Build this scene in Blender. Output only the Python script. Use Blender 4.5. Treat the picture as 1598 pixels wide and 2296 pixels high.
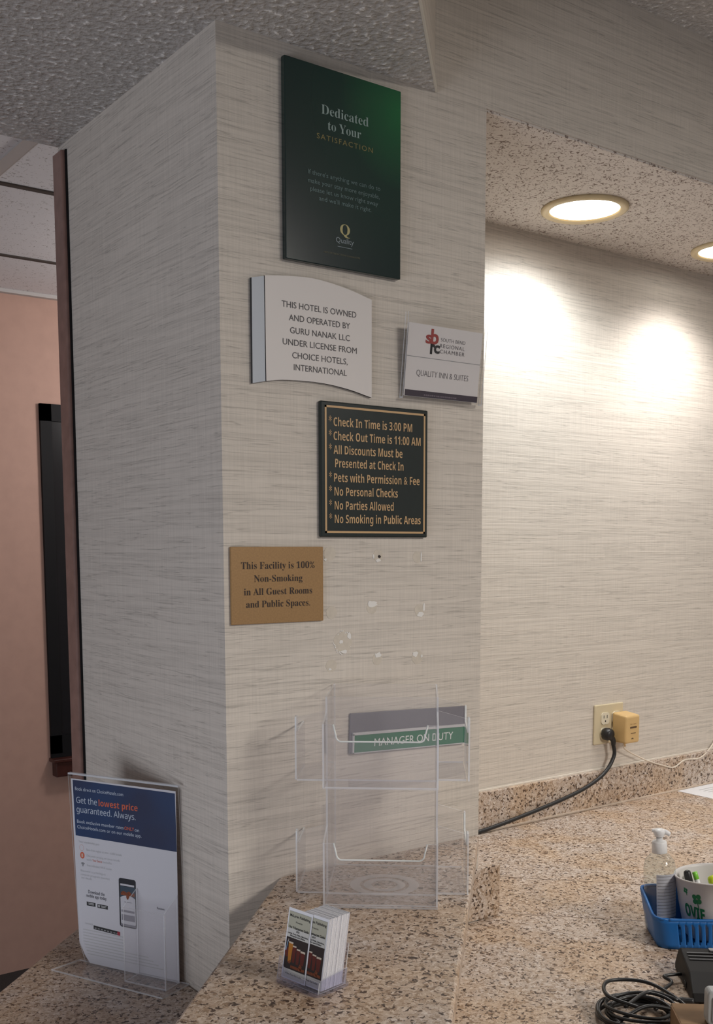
import bpy, bmesh, math, random
from mathutils import Vector, Matrix
random.seed(7)
R = math.radians
for o in list(bpy.data.objects):
    bpy.data.objects.remove(o)
SC = bpy.context.scene
COL = SC.collection

# ------------------------------------------------------------------ camera
cam_d = bpy.data.cameras.new('camera')
cam = bpy.data.objects.new('camera', cam_d)
COL.objects.link(cam)
SC.camera = cam
YAW, PIT, ROL = R(53.7481), R(-6.4690), R(-0.1090)
f = Vector((math.cos(YAW)*math.cos(PIT), math.sin(YAW)*math.cos(PIT), math.sin(PIT)))
r = Vector((math.sin(YAW), -math.cos(YAW), 0))
u = r.cross(f)
c_, s_ = math.cos(ROL), math.sin(ROL)
right, up = c_*r + s_*u, -s_*r + c_*u
m = Matrix.Identity(4)
for i in range(3):
    m[i][0], m[i][1], m[i][2] = right[i], up[i], -f[i]
m.translation = Vector((0, 0, 1.613))
cam.matrix_world = m
cam_d.sensor_fit = 'VERTICAL'
cam_d.sensor_height = 36
cam_d.lens = 2392.03*36/2296
cam_d.shift_x = 0.00227
cam_d.shift_y = 0.15344
cam_d.clip_start = 0.02

# ------------------------------------------------------------------ world, lights, exposure
SC.view_settings.view_transform = 'Standard'
SC.view_settings.look = 'None'
SC.view_settings.exposure = 0.25
SC.view_settings.gamma = 1
SC.view_settings.use_curve_mapping = False
try:
    SC.cycles.transparent_max_bounces = 48
    SC.cycles.max_bounces = 10
except Exception:
    pass
W = bpy.data.worlds.new('world')
SC.world = W
W.use_nodes = True
W.node_tree.nodes['Background'].inputs[0].default_value = (0.80, 0.88, 1.0, 1)
W.node_tree.nodes['Background'].inputs[1].default_value = 0.17

def area_light(name, loc, target, sx, sy, power, color):
    d = bpy.data.lights.new(name, 'AREA')
    d.shape = 'RECTANGLE'; d.size = sx; d.size_y = sy; d.energy = power; d.color = color
    o = bpy.data.objects.new(name, d); COL.objects.link(o)
    o.location = loc
    o.rotation_euler = (Vector(target)-Vector(loc)).to_track_quat('-Z', 'Y').to_euler()
    return o
# assumed unseen office ceiling lights; two area lights added for desk and left face
area_light('assumed_office_light', (2.0, -1.45, 2.66), (2.0, -1.45, 0), 0.6, 1.2, 74, (1.0, 0.945, 0.87))  # assumed ceiling light, out of view
area_light('assumed_office_light', (1.5, -2.4, 2.66), (1.5, -2.4, 0), 0.6, 1.2, 26, (1.0, 0.945, 0.87))  # second assumed ceiling light, also unseen
area_light('added_desk_light', (3.5, 0.3, 2.66), (3.5, 0.3, 0), 0.6, 0.6, 7, (1.0, 0.96, 0.90))  # unseen overhead light added to brighten the desk top more than upright granite
area_light('added_lobby_light', (-2.0, 0.5, 0.75), (0.8, 1.75, 0.75), 1.6, 1.0, 27, (0.86, 0.90, 1.0))  # unseen low area light added so the column's left face brightens downward
ll = bpy.data.lights.new('lobby_fill_light', 'POINT'); ll.energy = 18; ll.color = (1.0, 0.95, 0.93); ll.shadow_soft_size = .12  # unseen point light added to brighten the lobby ceiling and salmon wall
lo = bpy.data.objects.new('lobby_fill_light', ll); COL.objects.link(lo); lo.location = (2.1, 3.05, 2.25)

# ------------------------------------------------------------------ materials
def newmat(name):
    mt = bpy.data.materials.new(name); mt.use_nodes = True
    nt = mt.node_tree
    return mt, nt, nt.nodes['Principled BSDF']
def N(nt, typ, **kw):
    n = nt.nodes.new(typ)
    for k, v in kw.items():
        setattr(n, k, v)
    return n
def simple(name, col, rough=0.5, metal=0.0, spec=0.5, noise=0.0, scale=60, bump=0.0, coat=0.0):
    mt, nt, b = newmat(name)
    b.inputs['Base Color'].default_value = (*col, 1)
    b.inputs['Roughness'].default_value = rough
    b.inputs['Metallic'].default_value = metal
    b.inputs['Specular IOR Level'].default_value = spec
    b.inputs['Coat Weight'].default_value = coat
    if noise or bump:
        tc = N(nt, 'ShaderNodeTexCoord'); nz = N(nt, 'ShaderNodeTexNoise')
        nz.inputs['Scale'].default_value = scale; nz.inputs['Detail'].default_value = 4
        nt.links.new(tc.outputs['Object'], nz.inputs['Vector'])
        if noise:
            mp = N(nt, 'ShaderNodeMapRange')
            mp.inputs['From Min'].default_value = .3; mp.inputs['From Max'].default_value = .7
            mp.inputs['To Min'].default_value = 1-noise; mp.inputs['To Max'].default_value = 1+noise
            nt.links.new(nz.outputs['Fac'], mp.inputs['Value'])
            mx = N(nt, 'ShaderNodeVectorMath', operation='SCALE')
            mx.inputs[0].default_value = col
            nt.links.new(mp.outputs[0], mx.inputs['Scale'])
            nt.links.new(mx.outputs[0], b.inputs['Base Color'])
        if bump:
            bp = N(nt, 'ShaderNodeBump'); bp.inputs['Strength'].default_value = bump
            bp.inputs['Distance'].default_value = .002
            nt.links.new(nz.outputs['Fac'], bp.inputs['Height'])
            nt.links.new(bp.outputs[0], b.inputs['Normal'])
    return mt

def ramp(nt, stops):
    rp = N(nt, 'ShaderNodeValToRGB')
    el = rp.color_ramp.elements
    while len(el) < len(stops):
        el.new(0.5)
    for e, (p, c) in zip(el, stops):
        e.position = p
        e.color = (*c, 1) if len(c) == 3 else c
    return rp

def wallpaper():
    """woven wallcovering: irregular horizontal ribs, with a fainter vertical weave"""
    mt, nt, b = newmat('ribbed_wallcovering')
    tc = N(nt, 'ShaderNodeTexCoord')
    def ribs(sc, scale, detail):
        mp = N(nt, 'ShaderNodeMapping'); mp.inputs['Scale'].default_value = sc
        nz = N(nt, 'ShaderNodeTexNoise'); nz.inputs['Scale'].default_value = scale
        nz.inputs['Detail'].default_value = detail; nz.inputs['Roughness'].default_value = .6
        nt.links.new(tc.outputs['Object'], mp.inputs['Vector']); nt.links.new(mp.outputs[0], nz.inputs['Vector'])
        return nz
    a = ribs((3.2, 3.2, 150), 1.0, 2.5)
    c = ribs((7, 7, 330), 1.0, 2)
    v = ribs((300, 300, 9), 1.0, 2)
    rp = ramp(nt, [(0.25, (.93, .93, .93)), (0.455, (1.0, 1.0, 1.0)), (0.474, (.70, .70, .70)), (0.492, (1.02, 1.02, 1.02)), (.75, (1.05, 1.05, 1.05))])
    nt.links.new(a.outputs['Fac'], rp.inputs['Fac'])
    rp2 = ramp(nt, [(0.25, (.86, .86, .86)), (0.42, (.95, .95, .95)), (0.52, (1, 1, 1)), (.8, (1.04, 1.04, 1.04))])
    nt.links.new(c.outputs['Fac'], rp2.inputs['Fac'])
    rp3 = ramp(nt, [(0.25, (.93, .93, .93)), (0.75, (1.05, 1.05, 1.05))])
    nt.links.new(v.outputs['Fac'], rp3.inputs['Fac'])
    m1 = N(nt, 'ShaderNodeMix', data_type='RGBA', blend_type='MULTIPLY'); m1.inputs[0].default_value = 1
    nt.links.new(rp.outputs[0], m1.inputs[6]); nt.links.new(rp2.outputs[0], m1.inputs[7])
    m2 = N(nt, 'ShaderNodeMix', data_type='RGBA', blend_type='MULTIPLY'); m2.inputs[0].default_value = 1
    nt.links.new(m1.outputs[2], m2.inputs[6]); nt.links.new(rp3.outputs[0], m2.inputs[7])
    m3 = N(nt, 'ShaderNodeMix', data_type='RGBA', blend_type='MULTIPLY'); m3.inputs[0].default_value = 1
    m3.inputs[7].default_value = (.645, .587, .522, 1)
    nt.links.new(m2.outputs[2], m3.inputs[6])
    nt.links.new(m3.outputs[2], b.inputs['Base Color'])
    b.inputs['Roughness'].default_value = .62
    b.inputs['Specular IOR Level'].default_value = .35
    ad = N(nt, 'ShaderNodeMath', operation='ADD'); nt.links.new(a.outputs['Fac'], ad.inputs[0])
    nt.links.new(c.outputs['Fac'], ad.inputs[1])
    bp = N(nt, 'ShaderNodeBump'); bp.inputs['Strength'].default_value = .35; bp.inputs['Distance'].default_value = .0012
    nt.links.new(ad.outputs[0], bp.inputs['Height']); nt.links.new(bp.outputs[0], b.inputs['Normal'])
    return mt

def granite():
    """grainy tan granite: distorted crystal cells in beige, peach, ochre and dark brown"""
    mt, nt, b = newmat('tan_granite')
    tc = N(nt, 'ShaderNodeTexCoord')
    def nz(scale, detail=2, dist=0.0):
        n = N(nt, 'ShaderNodeTexNoise'); n.inputs['Scale'].default_value = scale
        n.inputs['Detail'].default_value = detail; n.inputs['Distortion'].default_value = dist
        nt.links.new(tc.outputs['Object'], n.inputs['Vector']); return n
    def over(prev, fac, col):
        m = N(nt, 'ShaderNodeMix', data_type='RGBA')
        m.inputs[7].default_value = (*col, 1)
        nt.links.new(fac, m.inputs[0]); nt.links.new(prev, m.inputs[6]); return m.outputs[2]
    wob = nz(130, 2)
    sub = N(nt, 'ShaderNodeVectorMath', operation='SUBTRACT'); sub.inputs[1].default_value = (.5, .5, .5)
    nt.links.new(wob.outputs['Color'], sub.inputs[0])
    sc = N(nt, 'ShaderNodeVectorMath', operation='SCALE'); sc.inputs['Scale'].default_value = .017
    nt.links.new(sub.outputs[0], sc.inputs[0])
    ad = N(nt, 'ShaderNodeVectorMath', operation='ADD')
    nt.links.new(tc.outputs['Object'], ad.inputs[0]); nt.links.new(sc.outputs[0], ad.inputs[1])
    vo = N(nt, 'ShaderNodeTexVoronoi'); vo.inputs['Scale'].default_value = 215
    nt.links.new(ad.outputs[0], vo.inputs['Vector'])
    sp = N(nt, 'ShaderNodeSeparateXYZ'); nt.links.new(vo.outputs['Color'], sp.inputs[0])
    rc = ramp(nt, [(0.0, (.06, .038, .029)), (0.10, (.11, .072, .053)), (0.15, (.30, .21, .145)), (0.25, (.42, .32, .24)),
                   (0.36, (.50, .395, .32)), (0.60, (.55, .455, .385)), (0.82, (.61, .52, .455)), (1.0, (.71, .63, .57))])
    nt.links.new(sp.outputs[0], rc.inputs['Fac']); cur = rc.outputs[0]
    # thin dark worm lines between crystals
    v = nz(105, 1.5, 2.4)
    rv = ramp(nt, [(0.462, (0, 0, 0)), (0.485, (.85, .85, .85)), (0.508, (0, 0, 0))]); nt.links.new(v.outputs['Fac'], rv.inputs['Fac'])
    gate = nz(48, 2, .5); rgt = ramp(nt, [(0.42, (0, 0, 0)), (0.52, (1, 1, 1))]); nt.links.new(gate.outputs['Fac'], rgt.inputs['Fac'])
    mu = N(nt, 'ShaderNodeMath', operation='MULTIPLY'); nt.links.new(rv.outputs[0], mu.inputs[0]); nt.links.new(rgt.outputs[0], mu.inputs[1])
    cur = over(cur, mu.outputs[0], (.085, .052, .036))
    # broad ochre clouds
    cl = nz(7, 3, .6); rcl = ramp(nt, [(0.42, (1, 1, 1)), (0.62, (.98, .89, .77))]); nt.links.new(cl.outputs['Fac'], rcl.inputs['Fac'])
    m = N(nt, 'ShaderNodeMix', data_type='RGBA', blend_type='MULTIPLY'); m.inputs[0].default_value = 1
    nt.links.new(cur, m.inputs[6]); nt.links.new(rcl.outputs[0], m.inputs[7])
    nt.links.new(m.outputs[2], b.inputs['Base Color'])
    b.inputs['Roughness'].default_value = .36
    b.inputs['Specular IOR Level'].default_value = .3
    return mt

def popcorn():
    mt, nt, b = newmat('sprayed_texture_ceiling')
    tc = N(nt, 'ShaderNodeTexCoord')
    vo = N(nt, 'ShaderNodeTexNoise'); vo.inputs['Scale'].default_value = 95; vo.inputs['Detail'].default_value = 2.5
    vo.inputs['Roughness'].default_value = .5
    nt.links.new(tc.outputs['Object'], vo.inputs['Vector'])
    rp = ramp(nt, [(0.30, (.42, .40, .385)), (0.50, (.52, .50, .48)), (0.62, (.60, .58, .56)), (0.68, (.95, .94, .92))])  # last stop puts white sparkle glints into the colour of the highest grains
    nt.links.new(vo.outputs['Fac'], rp.inputs['Fac'])
    nt.links.new(rp.outputs[0], b.inputs['Base Color'])
    b.inputs['Roughness'].default_value = .6
    bp = N(nt, 'ShaderNodeBump'); bp.inputs['Strength'].default_value = .9; bp.inputs['Distance'].default_value = .008
    nt.links.new(vo.outputs['Fac'], bp.inputs['Height']); nt.links.new(bp.outputs[0], b.inputs['Normal'])
    return mt

def fissured(name, base, fleck, scale, thr):
    mt, nt, b = newmat(name)
    tc = N(nt, 'ShaderNodeTexCoord')
    mp = N(nt, 'ShaderNodeMapping'); mp.inputs['Scale'].default_value = (1, 1.0, 1)
    nz = N(nt, 'ShaderNodeTexNoise'); nz.inputs['Scale'].default_value = scale
    nz.inputs['Detail'].default_value = 2; nz.inputs['Distortion'].default_value = 1.6; nz.inputs['Roughness'].default_value = .5
    nt.links.new(tc.outputs['Object'], mp.inputs[0]); nt.links.new(mp.outputs[0], nz.inputs['Vector'])
    rp = ramp(nt, [(thr-.05, fleck), (thr, base)])
    nt.links.new(nz.outputs['Fac'], rp.inputs['Fac']); nt.links.new(rp.outputs[0], b.inputs['Base Color'])
    b.inputs['Roughness'].default_value = .85
    bp = N(nt, 'ShaderNodeBump'); bp.inputs['Strength'].default_value = .4; bp.inputs['Distance'].default_value = .002
    nt.links.new(rp.outputs[0], bp.inputs['Height']); nt.links.new(bp.outputs[0], b.inputs['Normal'])
    return mt

def acrylic(name, tint=(.965, .965, .965), edge=False, milk=0.0, ior=1.30):
    mt = bpy.data.materials.new(name); mt.use_nodes = True
    nt = mt.node_tree; nt.nodes.remove(nt.nodes['Principled BSDF'])
    out = nt.nodes['Material Output']
    tr = N(nt, 'ShaderNodeBsdfTransparent'); tr.inputs[0].default_value = (*tint, 1)
    if edge:
        df = N(nt, 'ShaderNodeBsdfPrincipled'); df.inputs['Base Color'].default_value = (.86, .88, .92, 1)
        df.inputs['Roughness'].default_value = .15
        mx = N(nt, 'ShaderNodeMixShader'); mx.inputs[0].default_value = .50
        nt.links.new(tr.outputs[0], mx.inputs[1]); nt.links.new(df.outputs[0], mx.inputs[2])
        nt.links.new(mx.outputs[0], out.inputs[0])
        return mt
    gl = N(nt, 'ShaderNodeBsdfGlossy'); gl.inputs['Roughness'].default_value = .03
    lw = N(nt, 'ShaderNodeFresnel'); lw.inputs['IOR'].default_value = ior
    mx = N(nt, 'ShaderNodeMixShader')
    gm = N(nt, 'ShaderNodeNewGeometry'); sb = N(nt, 'ShaderNodeMath', operation='SUBTRACT'); sb.inputs[0].default_value = 1
    ml = N(nt, 'ShaderNodeMath', operation='MULTIPLY')          # only the outer side of a sheet reflects
    nt.links.new(gm.outputs['Backfacing'], sb.inputs[1]); nt.links.new(sb.outputs[0], ml.inputs[0]); nt.links.new(lw.outputs[0], ml.inputs[1])
    nt.links.new(ml.outputs[0], mx.inputs[0])
    nt.links.new(tr.outputs[0], mx.inputs[1]); nt.links.new(gl.outputs[0], mx.inputs[2])
    last = mx
    if milk:
        df = N(nt, 'ShaderNodeBsdfDiffuse'); df.inputs[0].default_value = (.80, .79, .80, 1)
        m2 = N(nt, 'ShaderNodeMixShader'); m2.inputs[0].default_value = milk
        nt.links.new(mx.outputs[0], m2.inputs[1]); nt.links.new(df.outputs[0], m2.inputs[2]); last = m2
    nt.links.new(last.outputs[0], out.inputs[0])
    return mt

def emitter(name, col, st):
    mt = bpy.data.materials.new(name); mt.use_nodes = True
    nt = mt.node_tree; nt.nodes.remove(nt.nodes['Principled BSDF'])
    e = N(nt, 'ShaderNodeEmission'); e.inputs[0].default_value = (*col, 1); e.inputs[1].default_value = st
    nt.links.new(e.outputs[0], nt.nodes['Material Output'].inputs[0])
    return mt

M_WALL = wallpaper()
M_GRAN = granite()
M_POP = popcorn()
M_TILE_A = fissured('alcove_ceiling_tile', (.64, .59, .55), (.21, .16, .135), 105, .435)
M_TILE_L = fissured('lobby_ceiling_tile', (.78, .77, .78), (.40, .37, .36), 85, .375)
M_PINK = simple('salmon_paint', (.52, .325, .255), .7, noise=.04, scale=20, bump=.15)
M_CARPET = simple('dark_carpet', (.035, .030, .028), .95, noise=.3, scale=300, bump=.5)
M_WOOD = simple('brown_guard', (.25, .145, .12), .30, noise=.15, scale=40)
M_DARKWOOD = simple('mahogany_sill', (.06, .016, .012), .35, noise=.2, scale=30)
M_BLACKFRAME = simple('black_frame', (.008, .008, .009), .6, spec=.2)
M_DARKGLASS = simple('dark_window_glass', (.014, .014, .016), .2, spec=.2)
M_WHITEBEAD = simple('pale_corner_bead', (.70, .66, .58), .6)
M_TBAR_L = simple('pale_grid_bar', (.52, .49, .47), .6)
M_TBAR_D = simple('dark_grid_reveal', (.065, .050, .042), .8)
M_ACR = acrylic('clear_acrylic', (.992, .992, .992), ior=1.12)
M_ACR_M = acrylic('scuffed_acrylic', (.985, .982, .985), milk=.042)
M_EDGE = acrylic('acrylic_edge', edge=True)
M_WHITE = simple('white_plastic', (.78, .78, .78), .4)
M_PAPER = simple('white_paper', (.80, .80, .82), .8)
M_INK = simple('black_ink', (.03, .03, .032), .7)
M_GREYINK = simple('grey_ink', (.30, .30, .31), .7)
M_PALEINK = simple('pale_grey_ink', (.52, .52, .53), .7)

# ------------------------------------------------------------------ object helpers
def tag(o, label=None, cat=None, group=None, kind=None):
    if label: o['label'] = label
    if cat: o['category'] = cat
    if group: o['group'] = group
    if kind: o['kind'] = kind
    return o
def thing(name, loc, label, cat, group=None):
    o = bpy.data.objects.new(name, None); COL.objects.link(o)
    o.empty_display_size = .05; o.location = loc
    bpy.context.view_layer.update()
    return tag(o, label, cat, group)
def link(name, me, parent=None):
    o = bpy.data.objects.new(name, me); COL.objects.link(o)
    if parent is not None:
        o.parent = parent
        o.matrix_parent_inverse = world_of(parent).inverted()
    return o
def world_of(o):
    mw = o.matrix_basis.copy()
    while o.parent:
        mw = o.parent.matrix_basis @ o.matrix_parent_inverse @ mw if False else (world_of(o.parent) @ o.matrix_parent_inverse @ mw)
        return mw
    return mw
def obj(name, bm, mats, parent=None, smooth=False, label=None):
    bmesh.ops.recalc_face_normals(bm, faces=bm.faces)
    me = bpy.data.meshes.new(name); bm.to_mesh(me); bm.free()
    for mt in (mats if isinstance(mats, (list, tuple)) else [mats]):
        me.materials.append(mt)
    if smooth:
        for p in me.polygons: p.use_smooth = True
    o = link(name, me, parent)
    if label: o['label'] = label
    return o
def add_box(bm, a, b, mi=0):
    x0, y0, z0 = a; x1, y1, z1 = b
    vs = [bm.verts.new(p) for p in ((x0,y0,z0),(x1,y0,z0),(x1,y1,z0),(x0,y1,z0),(x0,y0,z1),(x1,y0,z1),(x1,y1,z1),(x0,y1,z1))]
    out = []
    for q in ((0,3,2,1),(4,5,6,7),(0,1,5,4),(1,2,6,5),(2,3,7,6),(3,0,4,7)):
        fc = bm.faces.new([vs[i] for i in q]); fc.material_index = mi; out.append(fc)
    return out
def add_prism(bm, poly, z0, z1, mi=0, mi_side=None):
    """vertical prism over a plan polygon"""
    lo = [bm.verts.new((x, y, z0)) for x, y in poly]; hi = [bm.verts.new((x, y, z1)) for x, y in poly]
    fs = [bm.faces.new(lo[::-1]), bm.faces.new(hi)]
    for i in range(len(poly)):
        j = (i+1) % len(poly)
        q = bm.faces.new((lo[i], lo[j], hi[j], hi[i])); q.material_index = mi if mi_side is None else mi_side
    for q in fs: q.material_index = mi
def add_plate(bm, poly, O, U, V, t, mi=0, mi_edge=1, off=0.0):
    """polygon in the plane O + a*U + b*V, extruded t along U x V"""
    Nn = U.cross(V).normalized()
    lo = [bm.verts.new(O + U*a + V*b + Nn*off) for a, b in poly]
    hi = [bm.verts.new(O + U*a + V*b + Nn*(off+t)) for a, b in poly]
    q = bm.faces.new(lo[::-1]); q.material_index = mi
    q = bm.faces.new(hi); q.material_index = mi
    for i in range(len(poly)):
        j = (i+1) % len(poly)
        q = bm.faces.new((lo[i], lo[j], hi[j], hi[i])); q.material_index = mi_edge
def rect(a0, b0, a1, b1): return [(a0,b0),(a1,b0),(a1,b1),(a0,b1)]
def rrect(a0, b0, a1, b1, rad, n=5):
    pts = []
    for cx, cy, st in ((a1-rad,b0+rad,-90),(a1-rad,b1-rad,0),(a0+rad,b1-rad,90),(a0+rad,b0+rad,180)):
        for k in range(n+1):
            an = R(st+90*k/n); pts.append((cx+rad*math.cos(an), cy+rad*math.sin(an)))
    return pts
def disc(cx, cy, rx, ry=None, n=24):
    ry = rx if ry is None else ry
    return [(cx+rx*math.cos(2*math.pi*k/n), cy+ry*math.sin(2*math.pi*k/n)) for k in range(n)]
def add_lathe(bm, prof, c=(0,0,0), n=32, axis=None, mi=0, caps=True):
    """profile of (radius, height) turned about an axis through c"""
    c = Vector(c); A = Vector(axis or (0,0,1)).normalized()
    X = A.orthogonal().normalized(); Y = A.cross(X)
    rings = []
    for rad, h in prof:
        rings.append([bm.verts.new(c + A*h + (X*math.cos(2*math.pi*k/n) + Y*math.sin(2*math.pi*k/n))*max(rad, 1e-5)) for k in range(n)])
    for a, b in zip(rings, rings[1:]):
        for k in range(n):
            q = bm.faces.new((a[k], a[(k+1)%n], b[(k+1)%n], b[k])); q.material_index = mi
    if caps:
        for rg, rv in ((rings[0], True), (rings[-1], False)):
            q = bm.faces.new(rg[::-1] if rv else rg); q.material_index = mi
def smooth_path(pts, n=8):
    P = [Vector(p) for p in pts]; P = [2*P[0]-P[1]] + P + [2*P[-1]-P[-2]]
    out = []
    for i in range(1, len(P)-2):
        p0, p1, p2, p3 = P[i-1:i+3]
        for k in range(n):
            t = k/n
            out.append(.5*((2*p1)+(p2-p0)*t+(2*p0-5*p1+4*p2-p3)*t*t+(3*p1-p0-3*p2+p3)*t**3))
    out.append(P[-2]); return out
def add_tube(bm, pts, rad, n=10, mi=0):
    prev = None; rings = []
    T0 = (pts[1]-pts[0]).normalized(); X = T0.orthogonal().normalized()
    for i, p in enumerate(pts):
        T = (pts[min(i+1, len(pts)-1)]-pts[max(i-1, 0)]).normalized()
        X = (X - T*X.dot(T)).normalized(); Y = T.cross(X)
        rr = rad(i/(len(pts)-1)) if callable(rad) else rad
        rings.append([bm.verts.new(p + (X*math.cos(2*math.pi*k/n)+Y*math.sin(2*math.pi*k/n))*rr) for k in range(n)])
    for a, b in zip(rings, rings[1:]):
        for k in range(n):
            q = bm.faces.new((a[k], a[(k+1)%n], b[(k+1)%n], b[k])); q.material_index = mi
    for rg in (rings[0][::-1], rings[-1]):
        q = bm.faces.new(rg); q.material_index = mi
def bevel(o, w=.002, seg=2):
    md = o.modifiers.new('bevel', 'BEVEL'); md.width = w; md.segments = seg; md.limit_method = 'ANGLE'
    return o
BM = bmesh.new

# ------------------------------------------------------------------ lettering
def to_sans(s, bold):
    out = ''
    for ch in s:
        if 'A' <= ch <= 'Z': out += chr((0x1D5D4 if bold else 0x1D5A0)+ord(ch)-65)
        elif 'a' <= ch <= 'z': out += chr((0x1D5EE if bold else 0x1D5BA)+ord(ch)-97)
        elif '0' <= ch <= '9': out += chr((0x1D7EC if bold else 0x1D7E2)+ord(ch)-48)
        else: out += ch
    return out
def to_serif(s):
    out = ''
    for ch in s:
        if 'A' <= ch <= 'Z': out += chr(0x1D400+ord(ch)-65)
        elif 'a' <= ch <= 'z': out += chr(0x1D41A+ord(ch)-97)
        elif '0' <= ch <= '9': out += chr(0x1D7CE+ord(ch)-48)
        else: out += ch
    return out
_cap = {}
def glyph_mesh(s, serif=False, weight=0.0, spacing=1.0):
    cu = bpy.data.curves.new('t', 'FONT'); cu.body = to_sans(s, serif == 'bold') if serif in ('sans', 'bold') else to_serif(s) if serif else s
    cu.size = 1; cu.offset = weight; cu.space_character = spacing; cu.resolution_u = 3
    o = bpy.data.objects.new('t', cu); COL.objects.link(o)
    me = bpy.data.meshes.new_from_object(o.evaluated_get(bpy.context.evaluated_depsgraph_get()))
    vs = [v.co.xy.copy() for v in me.vertices]; fs = [list(p.vertices) for p in me.polygons]
    bpy.data.objects.remove(o); bpy.data.curves.remove(cu); bpy.data.meshes.remove(me)
    return vs, fs
def cap_height(serif):
    if serif not in _cap:
        vs, _ = glyph_mesh('H', serif); _cap[serif] = max(v.y for v in vs)
    return _cap[serif]
def add_text(bm, s, u0, u1, v0, cap, O, U, V, lift, serif=False, weight=0.0, spacing=1.0, mi=0, slope=0.0):
    """one line fitted between u0 and u1 on the baseline v0, capitals cap high"""
    vs, fs = glyph_mesh(s, serif, weight, spacing)
    if not vs: return
    x0 = min(v.x for v in vs); x1 = max(v.x for v in vs); ch = cap_height(serif)
    Nn = U.cross(V).normalized()
    nv = []
    for v in vs:
        a = u0+(v.x-x0)/(x1-x0)*(u1-u0)
        nv.append(bm.verts.new(O + U*a + V*(v0+v.y/ch*cap+slope*(a-u0)) + Nn*lift))
    for q in fs:
        try:
            fc = bm.faces.new([nv[i] for i in q]); fc.material_index = mi
        except ValueError: pass
def flat_obj(name, bm, mats, parent=None, label=None):
    me = bpy.data.meshes.new(name); bm.to_mesh(me); bm.free()
    for mt in (mats if isinstance(mats, (list, tuple)) else [mats]): me.materials.append(mt)
    o = link(name, me, parent)
    if label: o['label'] = label
    return o
VX, VY, VZ = Vector((1,0,0)), Vector((0,1,0)), Vector((0,0,1))

# ------------------------------------------------------------------ room shell
YW, X0, XJ, YB, CEIL, HIGH, BAR, LC, DK, YE = 1.4734, .8277, 1.3753, 1.950, 2.391, 2.674, 1.067, .8534, .898, 2.104
bm = BM(); add_box(bm, (-3.2,-3.2,-.05), (5.6,4.05,0))
tag(obj('floor', bm, M_CARPET), 'dark carpet floor seen at the foot of the salmon wall', 'floor', kind='structure')

bm = BM()
add_box(bm, (X0, YW, 0), (XJ, YE, CEIL))
add_box(bm, (X0, YW, CEIL), (4.6, YE, HIGH+.12))
wall_front = tag(obj('wall_front', bm, M_WALL), 'beige ribbed wallpaper column and header carrying the signs', 'wall', kind='structure')
bm = BM(); add_box(bm, (XJ, YB, 0), (4.6, YE, CEIL))
tag(obj('wall_back', bm, M_WALL), 'recessed beige wallpaper wall lit by the round downlights', 'wall', kind='structure')
bm = BM(); add_box(bm, (4.5, -3.2, 0), (4.6, YB, HIGH))
tag(obj('wall_right', bm, M_WALL), 'wallpaper side wall at the far right of the desk recess', 'wall', kind='structure')
bm = BM(); add_box(bm, (-3.2, 3.95, 0), (5.6, 4.05, 2.6))
tag(obj('wall_far', bm, M_PINK), 'salmon pink painted lobby wall beyond the column', 'wall', kind='structure')

# lowered textured soffit with its diagonal right-hand side
soff = [(-3.2,YE-.002),(X0,YE-.002),(X0,YW),(1.2547,YW),(-1.5,-1.2813),(-3.2,-1.2813)]
bm = BM(); add_prism(bm, soff, CEIL, HIGH, 0, 1)
soffit = tag(obj('ceiling_soffit', bm, [M_POP, M_WALL]), 'grey sprayed-texture lowered ceiling above the counter', 'ceiling', kind='structure')
bm = BM()
d = Vector((-1,-1,0)).normalized(); nrm = Vector((1,-1,0)).normalized()
a = Vector((1.2547,YW,CEIL)); b = Vector((-1.5,-1.2813,CEIL))
for p, q in ((a, b),):
    vs = [bm.verts.new(p+nrm*.0005-VZ*.0015), bm.verts.new(p+nrm*.004-VZ*.0015), bm.verts.new(p+nrm*.004+VZ*.006), bm.verts.new(p+nrm*.0005+VZ*.006)]
    ws = [bm.verts.new(v.co+(q-p)) for v in vs]
    for i in range(4):
        j = (i+1) % 4; bm.faces.new((vs[i], vs[j], ws[j], ws[i]))
    bm.faces.new(vs); bm.faces.new(ws)
tag(obj('trim_1', bm, M_WHITEBEAD), 'pale corner bead along the diagonal edge of the lowered ceiling', 'trim', kind='structure')
bm = BM(); add_prism(bm, [(1.2547,YW),(4.6,YW),(4.6,-3.2),(-3.2,-3.2),(-3.2,-1.2813),(-1.5,-1.2813)], HIGH, HIGH+.05)
tag(obj('ceiling', bm, M_POP), 'higher textured ceiling in the upper right corner', 'ceiling', kind='structure')
bm = BM(); add_box(bm, (XJ, YW+.003, CEIL-.004), (4.5, YB, CEIL))
tag(obj('ceiling_recess', bm, M_TILE_A), 'flecked ceiling tile holding the round downlights', 'ceiling', kind='structure')

# lobby tile ceiling and its grid
LZ = 2.540
bm = BM(); add_box(bm, (-3.2, YE, LZ), (5.6, 3.95, LZ+.03))
lc = tag(obj('ceiling_lobby', bm, M_TILE_L), 'white flecked tile ceiling of the lobby at left', 'ceiling', kind='structure')
for y, w, mt in ((2.820,.020,M_TBAR_D),(3.485,.020,M_TBAR_D)):
    bm = BM(); add_box(bm, (-3.2, y-w/2, LZ-.004), (5.6, y+w/2, LZ+.001))
    obj('grid_bar', bm, mt, lc, label='dark line between ceiling tiles')
for k in range(4):
    x = .915+(k-2)*.61
    bm = BM(); add_box(bm, (x-.016, YE, LZ-.005), (x+.016, 2.810, LZ+.001))
    add_box(bm, (x+.016, YE, LZ-.002), (x+.022, 2.810, LZ+.001))
    obj('grid_bar', bm, M_TBAR_L, lc)
bm = BM(); add_box(bm, (-3.2, 3.925, LZ-.012), (5.6, 3.949, LZ))
obj('wall_angle', bm, M_TBAR_L, lc)

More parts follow.
